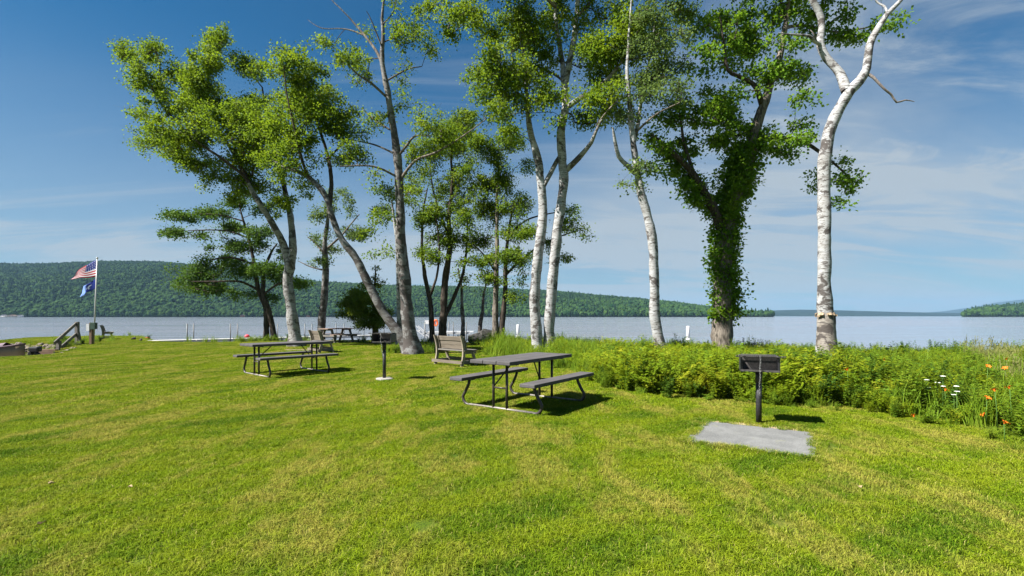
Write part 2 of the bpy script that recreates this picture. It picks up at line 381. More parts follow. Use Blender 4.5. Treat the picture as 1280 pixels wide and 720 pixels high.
def hill(name, label, prof, d_shore, d_ridge, d_back, mat, tree_h, seed, shape=1.0, ncol=420, nrow=46, rough=.10):
    """ridge drawn from its bearing and height; rises from its shore to the ridge and falls away behind"""
    pxs = np.array([p[0] for p in prof], float); pys = np.array([p[1] for p in prof], float)
    cx = np.linspace(pxs[0], pxs[-1], ncol); ry = np.interp(cx, pxs, pys)
    u = (cx - pxs[0]) / (pxs[-1] - pxs[0]); ds = np.interp(u, [0, 1], d_shore); dr = np.interp(u, [0, 1], d_ridge); db = np.interp(u, [0, 1], d_back)
    H = np.maximum(EYE + (HOR - ry) * dr / F - tree_h, .5)
    t = np.linspace(0, 1, nrow); V = []
    for j in range(nrow):
        if t[j] <= .72:
            s = t[j] / .72; d = ds + (dr - ds) * s; h = WATER_Z - .4 + (H - WATER_Z) * (s ** shape * (1 - .25 * s) / .75 if shape < 1 else s ** shape)
        else:
            s = (t[j] - .72) / .28; d = dr + (db - dr) * s; h = H * (1 - s * s) + WATER_Z * s - 2 * s
        X = (cx - 640) / F * d
        w = np.sin(math.pi * min(t[j] / .72, 1.0)) if t[j] < .72 else 0
        h = h + w * rough * H * vnoise(X / 260, d / 200 + 0 * X, seed)
        V.append(np.stack([X, d + 0 * X, np.maximum(h, WATER_Z - 2.5 if j == 0 or j == nrow - 1 else -.6)], -1))
    V = np.array(V); ids = np.arange(nrow * ncol).reshape(nrow, ncol)
    fc = np.stack([ids[:-1, :-1], ids[:-1, 1:], ids[1:, 1:], ids[1:, :-1]], -1).reshape(-1, 4)
    o = structure(link(name, mesh_np(name, V.reshape(-1, 3), fc, mat, True))); o['label'] = label
    return V
LEFT = [(-420, 345), (-200, 334), (0, 327), (60, 327), (130, 324), (200, 325), (250, 330), (330, 343), (400, 352), (500, 356), (600, 357), (640, 359), (700, 362), (750, 367), (800, 371), (850, 376), (890, 382), (925, 387), (950, 391), (966, 395.5)]
HV = hill('hills', 'long wooded hillside across the lake', LEFT, (1050, 1250), (2300, 1750), (2900, 2100), M['hill'], 11, 3, .8)
POINT = [(1203, 395.5), (1214, 388), (1232, 383), (1262, 380.5), (1290, 379), (1380, 376), (1500, 374), (1700, 380)]
PV = hill('wooded_point', 'dark wooded headland', POINT, (1350, 1500), (1600, 1900), (1900, 2300), M['hill'], 12, 5, .6, 160, 26)
hill('far_hills', 'low blue ridge far down the lake', [(880, 393), (930, 390), (965, 388), (1000, 386.8), (1060, 388), (1110, 389.5), (1180, 391), (1280, 391.5), (1500, 390), (1800, 388)], (4300, 4600), (5200, 5200), (6000, 6000), M['hill_far'], 0, 8, .8, 300, 20, .06)
hill('distant_hills', 'pale mountain beyond the far end of the lake', [(1040, 394), (1110, 390.5), (1150, 391), (1180, 389), (1215, 384), (1245, 378), (1280, 374), (1340, 372), (1450, 378), (1700, 386)], (8200, 8200), (9600, 9600), (10600, 10600), M['hill_far'], 0, 12, .8, 200, 16, .04)

# ------------------------------------------------------------------ scattering (points carry variant, turn and size; geometry nodes put the plants there)
def scatter(name, label, pts, variant, rot, scl, variants, cat=None):
    """one object of kind stuff: copies of the variant meshes standing on pts"""
    src = bpy.data.collections.new(name + '_sources')
    for i, me in enumerate(variants):
        src.objects.link(bpy.data.objects.new('%s_source_%02d' % (name, i), me))
    me = bpy.data.meshes.new(name); n = len(pts); me.vertices.add(n); me.vertices.foreach_set('co', np.asarray(pts, np.float32).ravel())
    for an, ty, data in (('variant', 'INT', np.asarray(variant, np.int32)), ('scl', 'FLOAT', np.asarray(scl, np.float32))):
        a = me.attributes.new(an, ty, 'POINT'); a.data.foreach_set('value', data)
    a = me.attributes.new('turn', 'FLOAT_VECTOR', 'POINT'); a.data.foreach_set('vector', np.asarray(rot, np.float32).ravel())
    o = link(name, me)
    ng = bpy.data.node_groups.new(name + '_nodes', 'GeometryNodeTree')
    ng.interface.new_socket('Geometry', in_out='INPUT', socket_type='NodeSocketGeometry'); ng.interface.new_socket('Geometry', in_out='OUTPUT', socket_type='NodeSocketGeometry')
    N = ng.nodes; L = ng.links
    gi = N.new('NodeGroupInput'); go = N.new('NodeGroupOutput'); m2p = N.new('GeometryNodeMeshToPoints'); iop = N.new('GeometryNodeInstanceOnPoints'); ci = N.new('GeometryNodeCollectionInfo')
    ci.inputs['Collection'].default_value = src; ci.inputs['Separate Children'].default_value = True; ci.inputs['Reset Children'].default_value = True
    def attr(nm, ty):
        q = N.new('GeometryNodeInputNamedAttribute'); q.data_type = ty; q.inputs['Name'].default_value = nm; return q.outputs['Attribute']
    L.new(gi.outputs[0], m2p.inputs[0]); L.new(m2p.outputs[0], iop.inputs['Points']); L.new(ci.outputs[0], iop.inputs['Instance'])
    iop.inputs['Pick Instance'].default_value = True
    L.new(attr('variant', 'INT'), iop.inputs['Instance Index']); L.new(attr('scl', 'FLOAT'), iop.inputs['Scale'])
    e2r = N.new('FunctionNodeEulerToRotation'); L.new(attr('turn', 'FLOAT_VECTOR'), e2r.inputs[0]); L.new(e2r.outputs[0], iop.inputs['Rotation'])
    L.new(iop.outputs[0], go.inputs[0])
    md = o.modifiers.new('scatter', 'NODES'); md.node_group = ng
    o['kind'] = 'stuff'; o['label'] = label
    if cat: o['category'] = cat
    return o

def far_tree_mesh(seed, conifer=False):
    r = np.random.default_rng(seed); bm = bmesh.new()
    lobes = []
    if conifer:
        for k in range(4): lobes.append((0, 0, 3.5 + 3.2 * k, 3.6 - .8 * k, 2.6))
    else:
        lobes.append((0, 0, 6.5, 4.0, 4.6))
        for k in range(5):
            a = r.uniform(0, 6.28); lobes.append((math.cos(a) * 2.8, math.sin(a) * 2.8, r.uniform(4, 10), r.uniform(1.7, 2.7), r.uniform(1.6, 2.5)))
    for (x, y, z, rr, rz) in lobes:
        g = bmesh.ops.create_icosphere(bm, subdivisions=2 if rr > 3 else 1, radius=1.0)
        for v in g['verts']:
            k = 1 + r.uniform(-.22, .22); v.co = Vector((x + v.co.x * rr * k, y + v.co.y * rr * k, z + v.co.z * rz * k))
    me = bpy.data.meshes.new('far_tree'); bm.to_mesh(me); bm.free(); return me
def mat_far_tree(name, a, b, c_):
    t = NT(name); rnd = t.n('ShaderNodeObjectInfo').outputs['Random']; p = t.pos('world')
    c = t.mix(rnd, a, b); c = t.mix(t.rmp(t.noise(p, .004, 4, .6), .46, .60, 0, .8), c, c_); c = t.mix(t.rmp(t.noise(p, .6, 3), .4, .7, 0, .5), c, tuple(q * .5 for q in a))
    return t.done(t.bsdf(c, .95, .05))
M['far_tree'] = mat_far_tree('far_deciduous_crown', (.010, .034, .013), (.044, .084, .018), (.034, .072, .015)); M['far_conifer'] = mat_far_tree('far_conifer_crown', (.010, .030, .014), (.026, .054, .018), (.018, .042, .015))
FT = [far_tree_mesh(k) for k in range(4)] + [far_tree_mesh(40 + k, True) for k in range(2)]
for k, me in enumerate(FT): me.materials.append(M['far_tree'] if k < 4 else M['far_conifer'])
def forest(name, label, V, count, seed, rows, near_bias, conif, size=1.0):
    r = np.random.default_rng(seed); nr, nc, _ = V.shape
    s = r.uniform(0, 1, count) ** near_bias; fj = s * (rows - 1.01) ; fi = r.uniform(0, nc - 1.01, count)
    j = fj.astype(int); i = fi.astype(int); a = (fj - j)[:, None]; b = (fi - i)[:, None]
    p = (V[j, i] * (1 - b) + V[j, i + 1] * b) * (1 - a) + (V[j + 1, i] * (1 - b) + V[j + 1, i + 1] * b) * a
    ok = p[:, 2] > WATER_Z + .2; p = p[ok]; n = len(p)
    p[:, 2] -= .8
    pc = np.clip(conif + .35 * vnoise(p[:, 0] / 120, p[:, 1] / 120, seed + 1), 0.02, .98)
    var = np.where(r.uniform(0, 1, n) < pc, r.integers(4, 6, n), r.integers(0, 4, n))
    rot = np.stack([0 * p[:, 0], 0 * p[:, 0], r.uniform(0, 6.28, n)], -1)
    scatter(name, label, p, var, rot, np.clip(r.lognormal(-.02, .28, n), .5, 1.8) * size * (1.12 - .55 * s[ok]), FT)
forest('hillside_forest', 'mixed green forest covering the hillside across the lake', HV, 110000, 21, 36, 1.25, .14, .82)
forest('headland_forest', 'dark forest on the wooded headland', PV, 9000, 22, 22, 1.1, .5)
for k, (x, w_, h_, d, wc, rc) in enumerate([(5, 9, 5, 1062, (.72, .70, .66), (.10, .10, .11)), (16, 12, 4.5, 1064, (.55, .50, .42), (.16, .10, .08)), (26, 8, 4.5, 1063, (.75, .74, .72), (.12, .12, .13)), (303, 9, 5.5, 1096, (.24, .12, .08), (.08, .07, .07)), (385, 8, 4.5, 1106, (.26, .14, .09), (.10, .08, .08))]):
    lab = ['small white cottage on the far shore', 'long tan house on the far shore between two white cottages', 'white cottage on the far shore beside the tan house', 'brown lakeside cabin among trees on the far shore', 'small reddish brown cabin on the far shore behind the birches'][k]
    c = P(x, HOR, d); h0 = -.3
    t_ = thing('lakeside_cottage', lab, 'house', (c[0], d, h0), 0.1 * k, 'cottages along the far shore')
    MB().box((0, 0, h_ * .3), (w_, w_ * .7, h_ * .6)).obj('wall', mat_plain('cottage_wall', wc), t_)
    MB().prism([(-w_ * .56, h_ * .6), (w_ * .56, h_ * .6), (0, h_)], -w_ * .4, w_ * .4).obj('roof', mat_plain('cottage_roof', rc), t_)
    for sx in (-.25, .25): MB().box((w_ * sx, -w_ * .352, h_ * .32), (w_ * .14, .1, h_ * .25)).obj('window', M['blackplastic'], t_)

# ------------------------------------------------------------------ grass
def blade_patch(seed, size, count, hgt, wid, lean):
    r = np.random.default_rng(seed); x = r.uniform(-size / 2, size / 2, count); y = r.uniform(-size / 2, size / 2, count)
    a = r.uniform(0, 6.28, count); h = hgt * r.uniform(.5, 1.2, count); w = wid * r.uniform(.7, 1.3, count); le = lean * h * r.uniform(.2, 1.4, count); ba = r.uniform(0, 6.28, count)
    dx, dy = np.cos(a) * w / 2, np.sin(a) * w / 2; lx, ly = np.cos(ba) * le, np.sin(ba) * le
    z0 = np.full(count, -.012)
    v = np.stack([np.stack([x - dx, y - dy, z0], -1), np.stack([x + dx, y + dy, z0], -1),
                  np.stack([x + dx * .8 + lx * .4, y + dy * .8 + ly * .4, h * .62], -1), np.stack([x - dx * .8 + lx * .4, y - dy * .8 + ly * .4, h * .62], -1),
                  np.stack([x + lx + dx * .15, y + ly + dy * .15, h * (1 - .25 * lean)], -1), np.stack([x + lx - dx * .15, y + ly - dy * .15, h * (1 - .25 * lean)], -1)], 1).reshape(-1, 3)
    b = np.arange(count)[:, None] * 6
    f = np.concatenate([b + np.array([[0, 1, 2, 3]]), b + np.array([[3, 2, 4, 5]])])
    return mesh_np('blades', v, f, M['blade'])
PAD_C = np.array((2.79, 5.62)); PAD_A = math.atan2(-.53, .85); PAD_W, PAD_D = 1.25, 1.20
FRONT = np.array([(-1.0, 17.6), (-.5, 16.6), (.6, 15.0), (1.5, 12.0), (1.62, 10.4), (1.80, 9.6), (2.36, 8.85), (3.02, 8.05), (4.02, 7.62), (4.95, 7.25), (5.35, 6.65), (5.50, 5.95), (5.46, 5.15), (5.35, 4.2), (5.2, 2.5), (5.0, -2), (5.0, -14)])
def front_in(x, y):
    """metres into the wild strip beyond the mown edge"""
    poly = np.vstack([FRONT, [(60, -14), (60, 40), (-1.0, 40)]]); x = np.asarray(x, float); y = np.asarray(y, float)
    ins = np.zeros(x.shape, bool); n = len(poly); d = np.full(x.shape, 1e9)
    for i in range(n):
        ax, ay = poly[i]; bx, by = poly[(i + 1) % n]
        ins ^= ((ay > y) != (by > y)) & (x < (bx - ax) * (y - ay) / (by - ay + 1e-12) + ax)
        if i < len(FRONT) - 1:
            ex, ey = bx - ax, by - ay; t = np.clip(((x - ax) * ex + (y - ay) * ey) / (ex * ex + ey * ey), 0, 1); d = np.minimum(d, np.hypot(x - ax - t * ex, y - ay - t * ey))
    return np.where(ins, d, -d)
SOIL = [(-7.3, 26.6, 2.6, .9), (-5.6, 24.6, 1.9, .5), (-8.6, 20.2, 1.2, .5), (-9.3, 25.9, 1.2, .8)]
def lawn():
    pts, var = [], []
    for (d0, d1, st, vs_) in ((1.6, 7.5, .26, (0, 1, 2)), (7.5, 14.5, .32, (3, 4)), (14.5, 36, .42, (5, 6))):
        xs = np.arange(-40, 22, st); ys = np.arange(d0, d1, st); X, Y = np.meshgrid(xs, ys); X = X + rng.uniform(-.08, .08, X.shape); Y = Y + rng.uniform(-.08, .08, Y.shape)
        k = (np.abs(X) < Y * 1.28 + 2.5) & (shore_dist(X, Y) > -.9) & (front_in(X, Y) < .5)
        X, Y = X[k], Y[k]; pts.append(np.stack([X, Y], -1)); var.append(rng.choice(vs_, len(X)))
    p = np.vstack(pts); v = np.concatenate(var)
    # bare where the concrete pad lies
    ca, sa = math.cos(PAD_A), math.sin(PAD_A); qx = (p[:, 0] - PAD_C[0]) * ca + (p[:, 1] - PAD_C[1]) * sa; qy = -(p[:, 0] - PAD_C[0]) * sa + (p[:, 1] - PAD_C[1]) * ca
    keep = ~((np.abs(qx) < PAD_W / 2 + .10) & (np.abs(qy) < PAD_D / 2 + .10))
    for (sx, sy, ra, rb) in SOIL: keep &= ~((((p[:, 0] - sx) / ra) ** 2 + ((p[:, 1] - sy) / rb) ** 2 < 1) & (rng.uniform(0, 1, len(p)) < .8))
    p, v = p[keep], v[keep]
    p3 = np.column_stack([p, land_z(p[:, 0], p[:, 1])]); n = len(p)
    rot = np.zeros((n, 3)); rot[:, 2] = rng.uniform(0, 6.28, n)
    big = .5 + .5 * vnoise(p[:, 0] * .9, p[:, 1] * .9, 77, 3)
    scl = np.clip(.92 + .2 * big + rng.uniform(-.1, .1, n), .85, 1.25)
    # a finer fringe along the pad's edges
    e = []
    for k in range(620):
        s = rng.uniform(-1, 1); side = rng.integers(0, 4); o_ = rng.uniform(-.05, .10)
        lx, ly = ((s * (PAD_W / 2 + .1), PAD_D / 2 + o_), (s * (PAD_W / 2 + .1), -PAD_D / 2 - o_), (PAD_W / 2 + o_, s * (PAD_D / 2 + .1)), (-PAD_W / 2 - o_, s * (PAD_D / 2 + .1)))[side]
        if side == 0 and abs(s) < .8 and rng.uniform() < .72: continue
        e.append((PAD_C[0] + lx * ca - ly * sa, PAD_C[1] + lx * sa + ly * ca, 0))
    e = np.array(e); ne = len(e); er = np.zeros((ne, 3)); er[:, 2] = rng.uniform(0, 6.28, ne)
    vm = [blade_patch(k, .38, 1150, .040, .0040, 1.25) for k in range(3)] + [blade_patch(10 + k, .46, 800, .042, .0066, 1.2) for k in range(2)] + [blade_patch(20 + k, .62, 900, .042, .009, 1.1) for k in range(2)] + [blade_patch(30, .07, 34, .05, .004, 1.0)]
    scatter('lawn_grass', 'short mown grass with drier streaks', np.vstack([p3, e]), np.concatenate([v, np.full(ne, 7)]), np.vstack([rot, er]), np.concatenate([scl, rng.uniform(.7, 1.2, ne)]), vm)
lawn()

# ------------------------------------------------------------------ wild strip by the shore
def leaf_quads(base, dirn, up, ln, wd, fold=.18):
    """one four-cornered leaf per row"""
    dirn = dirn / np.linalg.norm(dirn, axis=1, keepdims=True); side = np.cross(dirn, up); side /= (np.linalg.norm(side, axis=1, keepdims=True) + 1e-9); nr = np.cross(side, dirn)
    ln = ln[:, None]; wd = wd[:, None]
    a = base; b = base + dirn * ln * .45 + side * wd * .5 + nr * wd * fold; c = base + dirn * ln; d = base + dirn * ln * .45 - side * wd * .5 + nr * wd * fold
    v = np.stack([a, b, c, d], 1).reshape(-1, 3); f = np.arange(len(base) * 4).reshape(-1, 4)
    return v, f
def plant_mesh(seed, mat, stems, h, spread, nleaf, ll, lw, droop=.3, pinnate=True):
    r = np.random.default_rng(seed); B, D, U, LN, WD = [], [], [], [], []; sv, sf = [], []
    for s in range(stems):
        a = r.uniform(0, 6.28); hh = h * r.uniform(.6, 1.1); sp = spread * r.uniform(.2, 1.0); x0, y0 = r.normal(0, .05, 2)
        t = np.linspace(0, 1, 5); cx = x0 + np.cos(a) * sp * t ** 1.6; cy = y0 + np.sin(a) * sp * t ** 1.6; cz = hh * (t - droop * .4 * t ** 3)
        w = .005; n0 = len(sv)
        px_, py_ = -math.sin(a) * w, math.cos(a) * w
        for k in range(5): sv += [(cx[k] - px_ * (1 - t[k] * .8), cy[k] - py_ * (1 - t[k] * .8), cz[k]), (cx[k] + px_ * (1 - t[k] * .8), cy[k] + py_ * (1 - t[k] * .8), cz[k])]
        for k in range(4): sf.append((n0 + 2 * k, n0 + 2 * k + 1, n0 + 2 * k + 3, n0 + 2 * k + 2))
        for k in range(nleaf):
            tt = .12 + .88 * (k + r.uniform(0, .8)) / nleaf; bx, by, bz = np.interp(tt, t, cx), np.interp(tt, t, cy), np.interp(tt, t, cz)
            la = a + (math.pi / 2 if k % 2 else -math.pi / 2) + r.normal(0, .5) if pinnate else r.uniform(0, 6.28)
            k2 = ll * (1.15 - .6 * abs(tt - .45)) * r.uniform(.7, 1.25)
            B.append((bx, by, bz)); D.append((math.cos(la) + .35 * math.cos(a), math.sin(la) + .35 * math.sin(a), r.uniform(-.25, .55))); U.append((r.normal(0, .3), r.normal(0, .3), 1)); LN.append(k2); WD.append(lw * k2 / ll)
    v, f = leaf_quads(np.array(B), np.array(D), np.array(U), np.array(LN), np.array(WD)); n0 = len(v)
    v = np.vstack([v, np.array(sv)]); f = np.vstack([f, np.array(sf) + n0])
    return mesh_np('plant', v, f, mat)
def tuft_mesh(seed, mat, count, h, w, spread, lean, heads=0):
    r = np.random.default_rng(seed); V, Fc = [], []
    for s in range(count):
        a = r.uniform(0, 6.28); x0, y0 = r.normal(0, spread, 2); hh = h * r.uniform(.55, 1.1); le = lean * hh * r.uniform(.2, 1.2); fa = r.uniform(0, 6.28); ww = w * r.uniform(.6, 1.2); n0 = len(V)
        for k in range(4):
            t = k / 3; wv = ww * (1 - t) ** .7 + .001; x = x0 + math.cos(a) * le * t * t; y = y0 + math.sin(a) * le * t * t; z = hh * (t - .18 * lean * t ** 3)
            V += [(x - math.cos(fa) * wv / 2, y - math.sin(fa) * wv / 2, z), (x + math.cos(fa) * wv / 2, y + math.sin(fa) * wv / 2, z)]
        for k in range(3): Fc.append((n0 + 2 * k, n0 + 2 * k + 1, n0 + 2 * k + 3, n0 + 2 * k + 2))
        if s < heads:
            x = x0 + math.cos(a) * le; y = y0 + math.sin(a) * le; z = hh * (1 - .18 * lean)
            for q in range(5):
                zz = z - .10 + q * .03; n1 = len(V); aa = r.uniform(0, 6.28); V += [(x, y, zz), (x + .012 * math.cos(aa), y + .012 * math.sin(aa), zz + .015), (x, y, zz + .04), (x - .012 * math.cos(aa), y - .012 * math.sin(aa), zz + .015)]; Fc.append((n1, n1 + 1, n1 + 2, n1 + 3))
    return mesh_np('tuft', np.array(V), np.array(Fc), mat)
M['fern'] = mat_leaf('fern_frond', (.110, .190, .008), (.220, .300, .012), (.38, .38, .025), .48, .5, .45, 1.1, True)
M['weed'] = mat_leaf('weed_leaf', (.070, .145, .010), (.155, .250, .016), (.30, .34, .03), .46, .5, .28, 1.2, True)
M['darkweed'] = mat_leaf('dark_shrub_leaf', (.030, .080, .010), (.070, .140, .016), (.15, .22, .02), .36, .5, .18, 1.2, True)
M['reed'] = mat_leaf('tall_grass', (.110, .200, .012), (.21, .32, .020), (.32, .37, .05), .45, .5, .28, .8, True)
M['dry'] = mat_leaf('ripe_grass', (.14, .17, .045), (.25, .25, .085), (.33, .30, .11), .35, .6, .3, .8, True)
UV_ = [plant_mesh(1, M['fern'], 10, .66, .40, 40, .085, .030), plant_mesh(2, M['fern'], 12, .72, .42, 36, .095, .034), plant_mesh(3, M['weed'], 13, .74, .20, 36, .075, .026, .1, False),
       plant_mesh(4, M['weed'], 15, .58, .28, 32, .062, .032, .2, False), plant_mesh(5, M['darkweed'], 15, .70, .28, 40, .065, .036, .2, False),
       tuft_mesh(6, M['reed'], 46, .74, .017, .10, .45), tuft_mesh(7, M['dry'], 44, .82, .008, .10, .4, 30), tuft_mesh(8, M['reed'], 60, .45, .010, .10, .8), plant_mesh(9, M['weed'], 10, .26, .22, 12, .07, .04, .3, False)]
def wild_strip():
    n0 = 30000; X = rng.uniform(-1.2, 24, n0); Y = rng.uniform(-1, 25, n0); fi = front_in(X, Y); sd = shore_dist(X, Y)
    fi = fi + .28 * vnoise(X * 2.3, Y * 2.3, 91, 3) + .10 * rng.normal(0, 1, n0)
    k = (fi > -.05) & (sd > -2.4) & (np.abs(X) < Y * 1.2 + 2.5) & (Y > 1); X, Y, fi, sd = X[k], Y[k], fi[k], sd[k]
    dens = np.where(fi < .8, .85, np.where(Y < 14, .62, .42)); k = rng.uniform(0, 1, len(X)) < dens; X, Y, fi, sd = X[k], Y[k], fi[k], sd[k]
    n = len(X); u = rng.uniform(0, 1, n); az = X / np.maximum(Y, .5)
    reedy = (az < .19) & (Y > 10.5) & (rng.uniform(0, 1, n) < .75)
    right = np.clip((az - .55) / .35, 0, 1)
    patch = vnoise(X * 1.5, Y * 1.5, 31, 3); patch2 = vnoise(X * 1.1, Y * 1.1, 37, 3)
    var = np.where(u < .34, 0, np.where(u < .62, 1, np.where(u < .80, 2, np.where(u < .92, 3, 4))))
    u2 = rng.uniform(0, 1, n)
    var = np.where((right > 0) & (u2 < right * .75), np.where(patch > .75, 6, np.where(patch2 > .2, 5, np.where(u < .55, 2, 3))), var)
    var = np.where((patch2 > .6) & (u2 < .5) & (right < .4) & (fi > 1.2), 4, var)
    var = np.where((sd < 1.2) & (u < .45) & ~reedy, 4, var)
    var = np.where(reedy, 5, var); var = np.where((fi < .22) & (u < .6), np.where(u < .35, 7, 8), var)
    scl = (.42 + .58 * np.clip((fi + .05) / .9, 0, 1) ** .75) * np.clip(rng.lognormal(-.06, .22, n), .5, 1.45)
    scl = np.where((var == 7) | (var == 8), rng.uniform(.45, .95, n) * (.5 + .9 * np.clip(fi, 0, .5)), scl)
    scl = np.where((sd < 1.0) & (var == 5) & (az > .5), scl * 1.2, scl)
    scl = scl * (.92 - .24 * np.clip((fi - .8) / 3.0, 0, 1)) * (1 + .22 * vnoise(X * .9, Y * .9, 55, 3))
    rot = np.column_stack([rng.normal(0, .12, n), rng.normal(0, .12, n), rng.uniform(0, 6.28, n)])
    z = land_z(X, Y)
    scatter('shore_undergrowth', 'dense ferns, weeds and long grass along the lake edge', np.column_stack([X, Y, z]), var, rot, scl, UV_)
    # tufts left unmown at the foot of trees and along the bank on the far side of the lawn
    pts = []
    for (x, y, rad, c) in [(-14.6, 27.0, 1.0, 40), (-13.6, 27.6, 1.1, 40), (-10.4, 22.9, .7, 12), (-7.2, 26.5, 1.4, 40), (-4.2, 18.8, .8, 26), (-3.4, 19.3, .9, 30), (-2.2, 25.2, 2.0, 60), (-.6, 24.0, 1.6, 60), (-22.0, 24.0, .8, 22), (-23.5, 26.5, 1.4, 30), (-25, 33.5, 2.2, 30), (-11, 28.2, 1.5, 26), (-16, 26.3, 1.5, 18), (-4.3, 26, 1.6, 40)]:
        for q in range(c):
            a = rng.uniform(0, 6.28); rr = rad * math.sqrt(rng.uniform()); pts.append((x + math.cos(a) * rr, y + math.sin(a) * rr))
    pts = np.array(pts); n = len(pts)
    scatter('bank_grass_tufts', 'unmown grass tufts round the tree trunks and along the bank', np.column_stack([pts, land_z(pts[:, 0], pts[:, 1])]), rng.choice([5, 7, 7, 3, 4], n), np.column_stack([np.zeros(n), np.zeros(n), rng.uniform(0, 6.28, n)]), rng.uniform(.35, .8, n), UV_)
wild_strip()

# ------------------------------------------------------------------ trees
def catmull(pts, step):
    pts = np.asarray(pts, float); out = []; n = len(pts)
    for i in range(n - 1):
        p0, p1, p2, p3 = pts[max(i - 1, 0)], pts[i], pts[i + 1], pts[min(i + 2, n - 1)]
        k = max(2, int(np.linalg.norm(p2[:3] - p1[:3]) / step))
        for t in np.arange(k) / k:
            out.append(.5 * ((2 * p1) + (-p0 + p2) * t + (2 * p0 - 5 * p1 + 4 * p2 - p3) * t * t + (-p0 + 3 * p1 - 3 * p2 + p3) * t ** 3))
    out.append(pts[-1]); return np.array(out)
def tube_arrays(path, rad, seg, r=None, rough=0.0):
    """rings of a tube along a path"""
    n = len(path); tg = np.gradient(path, axis=0); tg /= np.linalg.norm(tg, axis=1, keepdims=True) + 1e-9
    ref = np.array((1.0, 0.3, 0.0)) if abs(tg[0][2]) > .5 else np.array((0, 0, 1.0)); V = np.zeros((n, seg, 3)); an = np.arange(seg) / seg * 2 * math.pi
    for i in range(n):
        ref = ref - tg[i] * ref.dot(tg[i]); ref /= np.linalg.norm(ref) + 1e-9; bi = np.cross(tg[i], ref)
        k = 1.0 if r is None else 1 + rough * (np.sin(an * 2 + i * .31 + 1) * .5 + np.sin(an * 3 - i * .23) * .35 + r.normal(0, .35, seg))
        V[i] = path[i] + ((np.cos(an)[:, None] * ref + np.sin(an)[:, None] * bi) * (rad[i] * k)[:, None] if r is not None else (np.cos(an)[:, None] * ref + np.sin(an)[:, None] * bi) * rad[i])
    ids = np.arange(n * seg).reshape(n, seg); nx_ = np.roll(ids, -1, axis=1)
    f = np.stack([ids[:-1], nx_[:-1], nx_[1:], ids[1:]], -1).reshape(-1, 4)
    return V.reshape(-1, 3), f
NLEAF = [0]; LEAF_MULT = 1.25; K_MULT = 3.4; GAP_CUT = -.46
